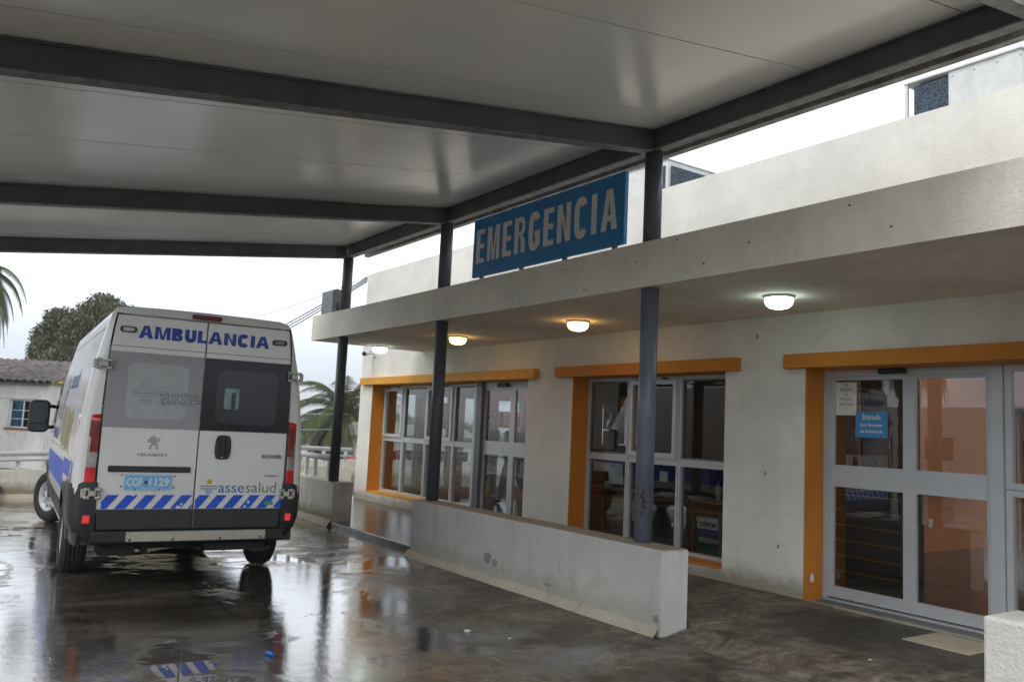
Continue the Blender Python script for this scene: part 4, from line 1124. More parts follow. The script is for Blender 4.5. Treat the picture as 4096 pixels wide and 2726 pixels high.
# rear doors
DYB = -.014      # outer skin of the doors
def trapezoid(x00, x01, x10, x11, z0, z1): return [(x00, z0), (x01, z0), (x11, z1), (x10, z1)]
def rprism(mb, pts, y0, y1, mi=0): mb.prism(pts, y0, y1, mi)
def rpoly(x0, x1, z0, z1, r, n=5, dx=0., dx2=0.):
    o = []
    for (cx, cy, a0) in ((x1-r, z0+r, -90), (x1-r, z1-r, 0), (x0+r, z1-r, 90), (x0+r, z0+r, 180)):
        for i in range(n+1):
            a = R(a0+90*i/n); x, z = cx+r*math.cos(a), cy+r*math.sin(a)
            o.append((x+dx*(z-z0)/(z1-z0), z))
    return o
def edge_u(z):       # outer edge of a door
    P = [(.515, .80), (.70, .815), (1.0, .825), (1.6, .825), (2.09, .812), (2.30, .795), (2.43, .775)]
    for (a, b), (c, d) in zip(P[:-1], P[1:]):
        if a <= z <= c: return b+(d-b)*(z-a)/(c-a)
    return P[-1][1]
for s in (-1, 1):
    LV = [.513, .69]; door = None
    def panel(mb, z0, z1, y0, y1, inner=.0055, out=0., n=6):
        zs = [z0+(z1-z0)*i/n for i in range(n+1)]
        pts = [(s*(edge_u(z)-out), z) for z in zs]+[(s*inner, z) for z in (z1, z0)]
        mb.prism(pts, y0, y1)
    mb = MB(); panel(mb, .513, 2.425, DYB, .02, n=12)
    door = mb.build('rear_door', 'van_white', van)
    md = door.modifiers.new('b', 'BEVEL'); md.width = .006; md.segments = 2; md.limit_method = 'ANGLE'; md.angle_limit = R(50)
    mb = MB(); panel(mb, .515, .690, DYB-.008, DYB-.001, .006, .004); mb.build('lower_cladding', 'bumper_plastic', door, bevel=.004)
    # crease lines: below the top panel, above the window
    mb = MB(); panel(mb, 2.138, 2.144, DYB-.0008, DYB, .01, .005, 1); mb.build('crease', 'alu_dark', door, fix=False)
    # swage step under the windows
    mb = MB(); panel(mb, 1.075, 1.082, DYB-.0012, DYB, .02, .05, 1) if s > 0 else mb.box(0, 0, 0, 0, 0, 0)
    if s > 0: mb.build('crease', 'white_paint', door, fix=False)
    # window
    mb = MB(); panel(mb, 1.412, 2.092, DYB-.006, DYB-.001, .006, -.002 if s < 0 else .0)
    wn = mb.build('window', 'frost_film' if s < 0 else 'black_glass', door)
    if s < 0:
        mb = MB(); mb.prism(rpoly(-.655, -.135, 1.50, 2.00, .07), DYB-.0075, DYB-.006); mb.build('inner_pane', 'frost_film_light', wn)
        # outlined emblem and letters on the film
        y = DYB-.0085
        def outline(pts, t=.004, closed=True, nm='emblem_outline'):
            Lp, Rp = stroke_poly(pts, t, closed); k = len(pts); mb = MB()
            mb.add([(p.x, y, p.y) for p in Lp]+[(p.x, y, p.y) for p in Rp], [(i, (i+1) % k, k+(i+1) % k, k+i) for i in range(k if closed else k-1)])
            mb.build(nm, 'asse_grey', wn, fix=False)
        outline([(-.497+.037*math.cos(2*math.pi*i/20), 1.808+.037*math.sin(2*math.pi*i/20)) for i in range(20)])
        for z, hw in ((1.742, .102), (1.712, .102), (1.678, .037), (1.648, .037)):
            outline([(-.497-hw, z-.011), (-.497+hw, z-.011), (-.497+hw, z+.011), (-.497-hw, z+.011)])
        text_fit('outlined_lettering', 'asse', -.375, -.012, 1.625, 1.752, y, 'asse_grey', wn, bold=.0022)
        text_fit('outlined_lettering', 'asse', -.371, -.016, 1.629, 1.748, y-.0012, 'frost_film_light', wn, bold=-.0018)
    else:
        mb = MB(); mb.prism(rpoly(.125, .70, 1.48, 1.99, .08), DYB-.0075, DYB-.006); ip = mb.build('inner_pane', 'deep_glass', wn)
        mb = MB(); mb.prism(rpoly(.20, .335, 1.62, 1.82, .015), DYB-.0082, DYB-.0075); mb.prism(rpoly(.235+.03, .275+.03, 1.62, 1.78, .006), DYB-.0088, DYB-.0082, 1); mb.build('painted_cabin_daylight', ['painted_daylight', 'deep_glass'], wn)  # pale patch painted as daylight showing through the cabin
    # hinges
    for z in (1.968, .828):
        hg = MB(); U = lambda a_, b_: (min(s*a_, s*b_), max(s*a_, s*b_))
        x0, x1 = U(.822, .885); hg.bbox(x0, x1, -.058, -.016, z-.026, z+.026, .009)
        x0, x1 = U(.800, .835); hg.bbox(x0, x1, -.050, -.016, z-.050, z-.022, .007); hg.bbox(x0, x1, -.050, -.016, z+.022, z+.048, .007)
        x0, x1 = U(.872, .905); hg.bbox(x0, x1, -.050, -.010, z-.050, z-.020, .007); hg.bbox(x0, x1, -.050, -.010, z+.020, z+.048, .007)
        for uu in (.797, .908):
            for dz in (-.034, .034): hg.tube([(s*uu, -.040, z+dz-.016), (s*uu, -.040, z+dz+.016)], .013, 10)
            hg.tube([(s*uu, -.040, z-.018), (s*uu, -.040, z+.018)], .007, 8)
        x0, x1 = U(.91, .945); hg.bbox(x0, x1, -.030, -.004 if z > 1 else .02, z-.040, z+.040, .008)
        hg.build('hinge', 'hinge_metal', door)
    # marker lamp
    mb = MB(); mb.prism(rpoly(s*.685-.072, s*.685+.072, 2.267, 2.322, .026), DYB-.012, DYB-.001); ml = mb.build('marker_lamp', 'black_plastic', door)
    mb = MB(); mb.prism(rpoly(s*.685-.048, s*.685+.048, 2.278, 2.311, .012), DYB-.016, DYB-.012); mb.build('lens', 'clear_lens' if s < 0 else 'asse_grey', ml)
    # slanted stripes on the door
    z0, z1 = .693, .815; mb = MB(); sh = .095; pitch_ = .1555; wd = .094
    k = 0; x = -.98
    lim = (-.775, -.012) if s < 0 else (.012, .815)
    while x < .95:
        q = [(x, z0), (x+wd, z0), (x+wd+sh, z1), (x+sh, z1)]
        # clip left/right
        def clip(poly, lx, keep_gt):
            o = []
            for i in range(len(poly)):
                a, b = poly[i], poly[(i+1) % len(poly)]
                ia = a[0] >= lx if keep_gt else a[0] <= lx; ib = b[0] >= lx if keep_gt else b[0] <= lx
                if ia: o.append(a)
                if ia != ib: t = (lx-a[0])/(b[0]-a[0]); o.append((lx, a[1]+(b[1]-a[1])*t))
            return o
        q = clip(clip(q, lim[0], True), lim[1], False) if True else q
        if len(q) >= 3:
            m3 = MB(); m3.add([(a, DYB-.0015, b) for a, b in q], [tuple(range(len(q)))]); m3.build('stripe', 'van_blue', door, fix=False)
        x += pitch_
    for (cx, cz_, rx, rz, sd_) in (((-.13, .705, .028, .016, 4), (-.105, .73, .012, .014, 5), (-.52, .812, .02, .008, 8)) if s < 0 else ((.50, .75, .012, .020, 6), (.47, .71, .018, .012, 7), (.74, .70, .014, .01, 9))):
        p = blob(cx, cz_, rx, rz, DYB-.0024, sd_, 10); mb = MB(); mb.add(p, [tuple(range(len(p)))]); mb.build('worn_spot', 'van_white', door, fix=False)
    if s < 0: left_door = door
    else: right_door = door

# left door furniture
D = left_door; y = DYB
mb = MB(); mb.bbox(-.748, -.052, y-.020, y-.001, 1.018, 1.072, .008); mb.build('grab_bar', 'bumper_plastic', D)
# plate recess edges
mb = MB(); mb.prism(rpoly(-.675, -.115, .835, 1.015, .03), y-.0006, y); mb.build('plate_recess', 'van_white', D)
mb = MB(); mb.prism(rpoly(-.607, -.203, .856, .996, .012), y-.008, y-.001); pl = mb.build('number_plate', 'plate_blue', D)
mb = MB(); Lp, Rp = stroke_poly(rpoly(-.600, -.210, .863, .989, .010), .004, True); k = len(Lp)
mb.add([(p.x, y-.0088, p.y) for p in Lp]+[(p.x, y-.0088, p.y) for p in Rp], [(i, (i+1) % k, k+(i+1) % k, k+i) for i in range(k)]); mb.build('rim_line', 'white_paint', pl, fix=False)
text_fit('lettering', 'COF', -.585, -.452, .893, .968, y-.009, 'white_paint', pl, bold=.003)
text_fit('lettering', '1129', -.395, -.228, .893, .968, y-.009, 'white_paint', pl, bold=.003)
text_fit('lettering', 'URUGUAY', -.47, -.335, .870, .887, y-.009, 'white_paint', pl)
mb = MB(); mb.lathe([(0, -.003), (.014, -.003), (.014, 0)], 'Y', (-.425, y-.008, .93), 12); mb.build('seal', 'plate_dark', pl)
for x, z in ((-.63, .99), (-.63, .89), (-.185, .985), (-.185, .885), (-.51, .862), (-.31, .862)):
    mb = MB(); mb.lathe([(0, -.012), (.007, -.012), (.007, 0)], 'Y', (x, y, z), 8); mb.build('screw', 'rust', D)
text_fit('badge_lettering', 'PEUGEOT', -.518, -.259, 1.163, 1.188, y-.003, 'badge_metal', D, bold=.003, extrude=.003)
# standing lion badge
LION = [(-.040,-.062),(-.022,-.066),(-.012,-.060),(-.020,-.052),(-.010,-.028),(.004,-.014),(.022,-.030),(.030,-.052),(.022,-.060),(.032,-.066),(.052,-.064),(.052,-.056),(.042,-.046),(.040,-.024),(.030,-.002),(.034,.016),(.048,.014),(.052,.026),(.046,.030),(.058,.044),(.054,.058),(.050,.046),(.040,.034),(.030,.026),(.020,.034),(.026,.046),(.016,.060),(.000,.066),(-.014,.060),(-.028,.062),(-.026,.052),(-.036,.046),(-.022,.040),(-.034,.034),(-.058,.032),(-.056,.022),(-.040,.022),(-.024,.020),(-.042,.010),(-.058,.008),(-.054,-.002),(-.038,.000),(-.018,.004),(-.016,-.010),(-.026,-.030),(-.036,-.048)]
mb = MB(); mb.prism([(a*.92-.392, b*.92+1.285) for a, b in LION], y-.008, y-.001); mb.build('lion_badge', 'badge_metal', D, bevel=.0015)
block_text('door_lettering', 'AMBUL', -.598, -.006, 2.226, .116, y-.0005, 'van_navy', D, dict(A=1.30, M=1.42, B=1.08, U=1.08, L=.86), .040, .028, .13, .001)
D = right_door
block_text('door_lettering', 'ANCIA', .010, .585, 2.226, .116, y-.0005, 'van_navy', D, dict(A=1.32, N=1.15, C=1.12, I=.38), .040, .028, .13, .001)
mb = MB(); mb.prism([(.152, 1.20), (.165, 1.155), (.20, 1.146), (.25, 1.146), (.282, 1.155), (.296, 1.20), (.299, 1.27), (.292, 1.335), (.275, 1.368), (.24, 1.374), (.20, 1.374), (.170, 1.366), (.156, 1.335), (.149, 1.27)], y-.012, y-.001)
h_ = mb.build('door_handle', 'black_plastic', D, bevel=.005)
mb = MB(); mb.bbox(.205, .240, y-.042, y-.010, 1.185, 1.34, .009); mb.build('grip', 'black_plastic', h_)
mb = MB(); mb.lathe([(0, -.006), (.009, -.006), (.009, 0)], 'Y', (.222, y-.012, 1.17), 10); mb.build('lock', 'chrome', h_)
text_fit('badge_lettering', 'BOXER', .595, .793, 1.165, 1.203, y-.003, 'asse_grey', D, bold=.005, extrude=.003)
text_fit('door_lettering', 'Orejano', .635, .770, .985, 1.012, y-.002, 'van_navy', D, bold=.002, shear=.25)
text_fit('door_lettering', 'asse', .212, .452, .838, .905, y-.002, 'asse_blue', D)
text_fit('door_lettering', 'salud', .466, .755, .838, .938, y-.002, 'asse_grey', D)
mb = MB(); mb.lathe([(0, -.002), (.022, -.002), (.022, 0)], 'Y', (.125, y-.0005, .942), 18); mb.build('emblem_sun', 'asse_yellow', D)
for z, hw, cx in ((.897, .075, .125), (.874, .075, .125), (.853, .032, .128), (.834, .024, .128)):
    mb = MB(); mb.box(cx-hw, cx+hw, y-.0025, y-.0005, z-.0045, z+.0045); mb.build('emblem_bar', 'asse_blue', D)
mb = MB(); mb.box(.648, .735, y-.0035, y-.0025, .722, .758); st_ = mb.build('sticker', 'green_sticker', D)

# high brake light, roof spoiler edge
mb = MB(); mb.prism(rpoly(-.150, .120, 2.446, 2.490, .018), -.026, .03); mb.build('brake_light', 'brake_red', van, bevel=.004)
# tail lamps
for s in (-1, 1):
    PL = [(.822, -.012), (.838, -.020), (.905, -.014), (.950, .012), (.985, .060), (1.012, .16), (1.022, .36)]
    LV = [.925, .985, 1.055, 1.12, 1.185, 1.25, 1.32, 1.40, 1.46, 1.505, 1.53]
    def pt(i, j):
        z = LV[j]; u, v = PL[i]; t = (z-.925)/.605
        k = -.030*t*(i/6)+.006; v = v*(1-.45*t*(i == 6))                       # follows the tapering body
        if j == len(LV)-1: v += .02; u -= .004
        return (s*(u+k), v+.0, z-(0.02 if (i > 4 and j == len(LV)-1) else 0))
    def mat_of(i, j):
        z = (LV[j]+LV[j+1])/2
        if i == 0: return 'b'
        if 1.185 < z < 1.33 and 2 <= i <= 4: return 'c'
        if 1.055 < z < 1.185 and 1 <= i <= 4: return 'c'
        if z > 1.46 or z < 1.055: return 'r'
        return 'd' if i < 5 else 'r'
    sets = {}
    for i in range(6):
        for j in range(len(LV)-1): sets.setdefault(mat_of(i, j), []).append((i, j))
    mb = MB(); q = []
    for j in range(len(LV)):
        q.append([(pt(i, j)[0]*.997, pt(i, j)[1]+.010, pt(i, j)[2]) for i in range(7)]+[(s*.90, .10, LV[j]), (s*.82, .05, LV[j])])
    mb.loft(q, smooth=False); tl = mb.build('taillight', 'black_plastic', van)
    for key, nm, mt in (('b', 'bezel', 'black_plastic'), ('r', 'red_lens', 'red_lens'), ('d', 'dark_lens', 'dark_red_lens'), ('c', 'clear_lens', 'clear_lens')):
        if key not in sets: continue
        mb = MB(); idx = {}
        for (i, j) in sets[key]:
            fidx = []
            for (a, b) in ((i, j), (i+1, j), (i+1, j+1), (i, j+1)):
                if (a, b) not in idx: idx[(a, b)] = len(mb.v); mb.v.append(pt(a, b))
                fidx.append(idx[(a, b)])
            mb.f.append(tuple(fidx)); mb.m.append(0); mb.sm.append(True)
        mb.build(nm, mt, tl)
# mirrors
for s in (-1, 1):
    mu = bpy.data.objects.new('mirror', None); link(mu, van); mu.location = (s*1.19, 4.55, 1.44); mu.scale = (.92, .92, .92)
    mb = MB(); o_ = []
    for yy, k in ((.10, .70), (.06, .95), (.0, 1.0), (-.035, .97), (-.045, .88)):
        o_.append([(x*k, yy, z*k) for x, z in rpoly(-.135, .135, -.235, .235, .075)])
    mb.loft(o_, smooth=True); h_ = mb.build('housing', 'black_plastic', mu); soft(h_, 40)
    mb = MB(); mb.prism(rpoly(-.105, .105, -.09, .195, .045), -.052, -.046); mb.build('mirror_glass', 'mirror_face', mu)
    mb = MB(); mb.prism(rpoly(-.105, .105, -.205, -.115, .035), -.052, -.046); mb.build('mirror_glass', 'mirror_face', mu)
    for z in (.15, -.16):
        mb = MB(); mb.tube([(-s*.10, .02, z), (-s*.20, .06, z*.95), (-s*.27, .10, z*.8)], .026, 8); mb.build('arm', 'black_plastic', mu)
side_patch('mirror_base', [(4.50, 4.78, 1.22, 1.66)], 'black_plastic', van, .012)
# windscreen, grille, headlamps
mb = MB(); mb.add([(-.80, 4.52, 2.405), (.80, 4.52, 2.405), (.88, 5.19, 1.40), (-.88, 5.19, 1.40)], [(0, 1, 2, 3)]); mb.v = [(a, b+.02, c+.012) for a, b, c in mb.v]; mb.build('windscreen', 'black_glass', van)
mb = MB(); mb.bbox(-.80, .80, 5.90, 6.0, .33, .70, .03); mb.build('front_bumper', 'bumper_plastic', van)
for s in (-1, 1):
    mb = MB(); mb.bbox(s*.66-.13, s*.66+.13, 5.86, 5.98, .78, .98, .03); mb.build('headlight', 'clear_lens', van)
# small side cameras / vents
side_patch('side_marker', [(.55, .62, 2.13, 2.20)], 'black_plastic', van, .02)
side_patch('side_marker', [(3.9, 3.99, 2.10, 2.17)], 'black_plastic', van, .03)

# ================================================================== VEGETATION
def leafy_crown(name, mat, parent, blobs, n, leaf, seed, squash=1.0):
    q = random.Random(seed); V = []; F = []
    for (cx, cy, cz_, r) in blobs:
        m_ = int(n*r*r/sum(b[3]**2 for b in blobs))
        for k in range(m_):
            th = q.uniform(0, 2*math.pi); ph = math.acos(q.uniform(-1, 1)); rr = r*(q.uniform(.35, 1.0)**.5)*q.uniform(.85, 1.12)
            c = Vector((cx+rr*math.sin(ph)*math.cos(th), cy+rr*math.sin(ph)*math.sin(th), cz_+rr*math.cos(ph)*squash))
            a = Vector((q.gauss(0, 1), q.gauss(0, 1), q.gauss(0, 1))).normalized(); b = a.orthogonal().normalized(); s = leaf*q.uniform(.5, 1.3)
            i = len(V); V += [tuple(c-a*s), tuple(c+b*s*.45), tuple(c+a*s), tuple(c-b*s*.45)]; F.append((i, i+1, i+2, i+3))
    me = bpy.data.meshes.new(name); me.from_pydata(V, [], F); me.materials.append(MATS[mat]); me.update()
    o = bpy.data.objects.new(name, me); link(o, parent); return o
def tree(x, y, z0, blobs, label, leaf=.16, n=9000, mat='leaf_tree', seed=1, group=None, name='broadleaf_tree', tr=.28, cat='tree'):
    e = empty(name, label, cat, (x, y, z0), 0, group); q = random.Random(seed)
    mb = MB(); ctop = max(b[2] for b in blobs)
    mb.tube([(0, 0, -.3), (.05, .02, ctop*.35), (-.05, .05, ctop*.7), (0, 0, ctop)], [tr, tr*.75, tr*.5, tr*.15], 9)
    for b in blobs[:8]:
        s = ctop*q.uniform(.25, .5); mb.tube([(0, 0, s), (b[0]*.5, b[1]*.5, (s+b[2])*.5+.1), (b[0], b[1], b[2])], [tr*.4, tr*.25, tr*.08], 6)
    mb.build('trunk', 'bark', e)
    leafy_crown('crown', mat, e, blobs, n, leaf, seed)
    return e
def dome(n, R0, hz, seed, base=1.2, rr=(.9, 1.5), flat=.7):
    q = random.Random(seed); o = []
    for k in range(n):
        a = q.uniform(0, 2*math.pi); d = R0*math.sqrt(q.random()); h = hz*(1-(d/R0)**2)**.5*flat
        o.append((d*math.cos(a), d*math.sin(a), base+h*q.uniform(.45, 1.0), q.uniform(*rr)))
    return o
tree(-66, 9.6, -2.4, dome(52, 5.0, 6.6, 4, 5.9, (.5, 1.35), .80), 'tall rounded grey green tree rising behind the tiled house', .125, 60000, 'leaf_tree', 11, tr=.4)

def palm(x, y, z0, H, RL, label, seed, nf=46, group='palm trees', droop=1.0, lean=0.):
    e = empty('palm_tree', label, 'palm tree', (x, y, z0), 0, group); q = random.Random(seed)
    mb = MB(); P = []; Rr = []
    for k in range(15): P.append((lean*(k/14)**2, 0, H*k/14)); Rr.append(.34*(1.15 if k % 2 else .95)*(1-.15*k/14) if k < 13 else .42)
    mb.tube(P, Rr, 12); mb.build('trunk', 'palm_bark', e)
    for half, mt in ((0, 'leaf_palm'), (1, 'leaf_palm_old')):
        V = []; F = []
        for k in range(nf):
            el = q.uniform(-.55, 1.35) if half == 0 else q.uniform(-1.1, -.35)
            if half == 1 and k > nf*.3: break
            az = q.uniform(0, 2*math.pi); L = RL*q.uniform(.85, 1.1)*(1.0 if half == 0 else .8)
            p = Vector((lean, 0, H)); d = Vector((math.cos(az)*math.cos(el), math.sin(az)*math.cos(el), math.sin(el))); S = 26
            side = Vector((-math.sin(az), math.cos(az), 0)); prev = p.copy()
            for i in range(S):
                t = i/S; d.z -= droop*.075*(1+.5*t); d.normalize(); p = prev+d*(L/S)
                upv = side.cross(d).normalized()
                ll = L*.20*math.sin(math.pi*min(1, .12+t*.93))**.7
                for s in (-1, 1):
                    for qq in (0, .5):
                        b0 = prev.lerp(p, qq)
                        tip = b0+(side*s*.86+d*.62-Vector((0, 0, .28+.2*q.random()))+upv*.18).normalized()*ll*q.uniform(.8, 1.1)
                        wv = d*(L*.008)
                        i0 = len(V); V += [tuple(b0-wv), tuple(b0+wv), tuple(tip)]; F.append((i0, i0+1, i0+2))
                i0 = len(V); r_ = .022*(1-t)+.006
                V += [tuple(prev-upv*r_), tuple(prev+upv*r_), tuple(p+upv*r_), tuple(p-upv*r_), tuple(prev-side*r_), tuple(prev+side*r_), tuple(p+side*r_), tuple(p-side*r_)]
                F += [(i0, i0+1, i0+2, i0+3), (i0+4, i0+5, i0+6, i0+7)]
                prev = p
        me = bpy.data.meshes.new('fronds'); me.from_pydata(V, [], F); me.materials.append(MATS[mt]); me.update()
        link(bpy.data.objects.new('fronds', me), e)
    return e
palm(-56.5, 24.4, -5.2, 7.2, 5.2, 'feathery palm seen between the low wall and the building corner', 3, 70)
palm(-33.6, .42, -.9, 6.6, 2.9, 'palm whose drooping fronds hang in at the left edge of the photo', 8, 60, droop=1.5)

# ================================================================== TILED HOUSE
hx = Vector((-34.6, 2.4, 0)); an = math.atan2(1.60, 1.11)      # wall direction
hs_ = empty('tiled_house', 'old white house with grey tiled roof and blue curtained window behind the left wall', 'house', (-35.2, 1.55, -.7), an)
mb = MB(); HX = [(-9, 2.55)]
tmp = MB(); wall_with_holes(tmp, -9, 2.15, -1, 3.12, 0, .25, [(.80, 1.75, 1.48, 2.48), (-3.2, -2.0, 1.48, 2.48)]); tmp.build('wall', 'house_wall', hs_)
mb = MB(); mb.box(1.90, 2.15, .25, 6, -1, 3.12); mb.box(-9, -8.75, .25, 6, -1, 3.12); mb.box(-9, 2.15, 6, 6.2, -1, 3.12); mb.build('wall', 'house_wall', hs_)
mb = MB(); mb.box(-9, 2.15, -.03, .0, 2.52, 2.56); mb.build('cornice', 'house_wall', hs_)
# barrel tiles: one row of half pipes up the slope
mb = MB(); x = -9.2
k = 0
while x < 2.3:
    n = 7; a = []
    for yy, zz in ((-.30, 3.08), (3.2, 4.0)):
        a.append([(x+.13*math.cos(math.pi*i/n), yy, zz+.11*math.sin(math.pi*i/n)+.0) for i in range(n+1)])
    b = len(mb.v); mb.v += a[0]+a[1]
    for i in range(n): mb.f.append((b+i, b+i+1, b+n+2+i, b+n+1+i)); mb.m.append(0); mb.sm.append(True)
    mb.add([(x-.14, -.29, 3.07), (x+.14, -.29, 3.07), (x+.14, 3.2, 3.99), (x-.14, 3.2, 3.99)], [(0, 1, 2, 3)])
    x += .28; k += 1
mb.build('roof', 'roof_tiles', hs_, fix=False)
mb = MB(); mb.add([(2.15, -.02, 3.05), (2.15, 3.2, 3.9), (2.15, 6.2, 3.05), (2.4, -.02, 3.12), (2.4, 3.2, 3.97), (2.4, 6.2, 3.12)], [(0, 1, 2), (3, 5, 4), (0, 3, 4, 1), (1, 4, 5, 2)])
mb.build('gable_edge', 'wave_yellow', hs_, fix=False)
for x0 in (.80, -3.2):
    x1 = x0+(.95 if x0 > 0 else 1.2)
    m2 = MB(); rect_frame(m2, x0, x1, 1.48, 2.48, .10, .05, .05); m2.box((x0+x1)/2-.02, (x0+x1)/2+.02, .10, .15, 1.53, 2.43)
    for z in (1.8, 2.1): m2.box(x0+.05, x1-.05, .11, .14, z-.012, z+.012)
    fr = m2.build('window', 'white_paint', hs_)
    m2 = MB(); m2.add([(x0+.05, .125, 1.53), (x1-.05, .125, 1.53), (x1-.05, .125, 2.43), (x0+.05, .125, 2.43)], [(0, 1, 2, 3)]); m2.build('pane', 'pane_glass', fr, fix=False)
    m2 = MB(); nn = 16; w_ = .42
    vs = []
    for i in range(nn+1):
        for z in (1.5, 2.45): vs.append((x0+.04+w_*i/nn, .20+.02*math.sin(i*2.1), z))
    m2.add(vs, [(2*i, 2*i+2, 2*i+3, 2*i+1) for i in range(nn)]); m2.build('curtain', 'curtain_blue', fr, fix=False)
    m2 = MB(); m2.box(x0-.08, x1+.08, -.05, .10, 1.42, 1.48); m2.build('sill', 'far_roof_red', fr)
m2 = MB(); m2.box(-8, 1.85, .9, 1.0, -.9, 3.0); m2.build('inner_wall', 'dark_wood', hs_)

# ================================================================== FAR SIDE: trees, houses
q = random.Random(21)
def along(ox, D):      # a spot seen beyond the perimeter wall, given as heading in degrees and distance
    a = R(ox); return math.sin(a)*D, math.cos(a)*D
k = 0
for hd, D, h_, r_ in ((-73.6, 52, 3.6, 1.8), (-72.2, 70, 4.6, 2.5), (-74.6, 85, 5.4, 3.0), (-70.5, 95, 6.5, 3.6), (-76, 120, 6.5, 3.8), (-68.5, 110, 6.5, 3.6), (-73, 150, 8.5, 4.5),
                       (-66.8, 90, 6.5, 3.4), (-64.5, 120, 7, 3.9), (-62.4, 95, 7, 3.3), (-60, 130, 8, 4.2), (-57, 100, 7, 3.5), (-53, 130, 8, 4.5), (-85.6, 64, 6.0, 2.8)):
    x, y = along(hd, D); z = hgt(x, y)
    tree(x, y, z, dome(12, r_*.8, h_*.62, 30+k, h_*.35, (r_*.32, r_*.55), .9), ['rounded green tree on the slope behind the palm', 'misty green tree in the valley beyond the perimeter wall'][k > 0], .34, 2600, 'leaf_far', 50+k, 'trees in the misty valley' if k else None, tr=.22); k += 1
for o in [o for o in bpy.data.objects if o.get('group') == 'trees in the misty valley']: pass
def small_house(hd, D, w_, d_, h_, roof, label, wall='far_wall', rot=0.):
    x, y = along(hd, D); z = hgt(x, y)
    e = empty('small_house', label, 'house', (x, y, z), rot, 'houses in the valley')
    mb = MB(); tmp = MB(); wall_with_holes(tmp, -w_/2, w_/2, -1, h_, 0, .2, [(-w_*.3, -w_*.12, .9, 2.0), (w_*.05, w_*.17, 0, 2.0), (w_*.27, w_*.40, .9, 2.0)])
    tmp.box(-w_/2, -w_/2+.2, .2, d_, -1, h_); tmp.box(w_/2-.2, w_/2, .2, d_, -1, h_); tmp.box(-w_/2, w_/2, d_, d_+.2, -1, h_)
    tmp.build('wall', wall, e)
    mb.add([(-w_/2-.3, -.4, h_), (w_/2+.3, -.4, h_), (w_/2+.3, d_/2, h_+.9), (-w_/2-.3, d_/2, h_+.9), (-w_/2-.3, d_+.6, h_), (w_/2+.3, d_+.6, h_)], [(0, 1, 2, 3), (3, 2, 5, 4), (0, 3, 4), (1, 5, 2)])
    mb.build('roof', roof, e, fix=False)
    for a, b, c, d in ((-w_*.3, -w_*.12, .9, 2.0), (w_*.27, w_*.40, .9, 2.0)):
        m2 = MB(); m2.box(a, b, .08, .12, c, d); m2.build('window', 'black_glass', e)
    m2 = MB(); m2.box(w_*.05, w_*.17, .08, .12, 0, 2.0); m2.build('door', 'dark_wood', e)
for i, a in enumerate(((-72.9, 78, 6, 5, 2.6, 'far_blue', 'small house with a blue roof just above the perimeter handrail', 'far_wall', R(80)),
          (-71.0, 125, 6, 5, 2.5, 'far_roof', 'low grey roofed house far behind the palm', 'far_wall', R(95)),
          (-63.2, 78, 8, 6, 2.6, 'far_roof_red', 'red roofed house glimpsed through the left panes of the long window', 'far_wall', R(85)),
          (-64, 66, 8, 6, 2.8, 'far_roof', 'grey roofed white house glimpsed through the long window', 'far_wall', R(100)),
          (-61, 58, 8, 6, 2.8, 'far_roof', 'broad pale house glimpsed through the sliding door beside the long window', 'far_wall', R(90)),
          (-57, 70, 9, 6, 2.8, 'far_roof_red', 'red roofed pale house behind the sliding door', 'far_wall', R(100)))): small_house(*a)
# back boundary beyond the end windows
mb = MB(); mb.box(-21, -20.8, 7.5, 24, -1, .55); o = mb.build('boundary_wall', 'perimeter'); tag(o, 'low cream boundary wall glimpsed through the long window', 'wall')
e = empty('red_car', 'small red car parked far beyond the long window', 'car', (-44, 21.3, hgt(-44, 21.3)), R(75))
mb = MB(); pr = [(-1.9, .35), (-1.9, .80), (-1.2, .92), (-.7, 1.38), (.8, 1.40), (1.4, .95), (1.9, .85), (1.9, .35)]; mb.prism(pr, -.8, .8); mb.build('body', 'far_red', e, bevel=.06)
mb = MB(); mb.prism([(-1.0, .95), (-.62, 1.30), (.72, 1.32), (1.15, .95)], -.81, .81); mb.build('window', 'black_glass', e)
for x in (-1.2, 1.2):
    for y in (-.75, .75): mb = MB(); mb.lathe([(0, -.1), (.3, -.1), (.32, 0), (.3, .1), (0, .1)], 'Y', (x, y, .31), 18); mb.build('wheel', 'rubber', e)

# ================================================================== ACROSS THE STREET (mirrored in the glass)
palm(-21.5, -22, 0, 6.5, 3.4, 'tall palm across the yard mirrored in the sliding door glass', 13, 44, group='palms mirrored in the door glass', droop=1.3)
palm(-27.5, -17, 0, 4.2, 2.8, 'shorter palm across the yard mirrored beside the door stile', 14, 44, group='palms mirrored in the door glass')
tree(-32, -16, 0, dome(16, 3.2, 4, 71, 2.6, (.8, 1.4)), 'bushy tree across the yard mirrored in the left pane of the sliding door', .22, 7000, 'leaf_far', 72)
tree(-19, -9.5, 0, dome(16, 2.8, 4.6, 75, 2.8, (.8, 1.3)), 'dark tree at the yard edge mirrored in the office window', .22, 7000, 'leaf_far', 76)
e = empty('utility_pole', 'wooden utility pole with crossarm mirrored in the door glass', 'pole', (-23.2, -22.5, 0))
mb = MB(); mb.tube([(0, 0, -.2), (0, 0, 7)], [.16, .12], 10); mb.build('post', 'bark', e)
mb = MB(); mb.box(-1.1, 1.1, -.06, .06, 6.2, 6.35); mb.build('crossarm', 'bark', e)
for z in (6.4, 5.8, 5.3): cable((-60, -30, z+.3), (20, -16, z+.3), .5, .02, 'street cable mirrored in the door glass', group='street cables mirrored in the door glass')
e = empty('street_house', 'flat roofed pale house across the street mirrored in the door glass', 'house', (-24, -30, 0))
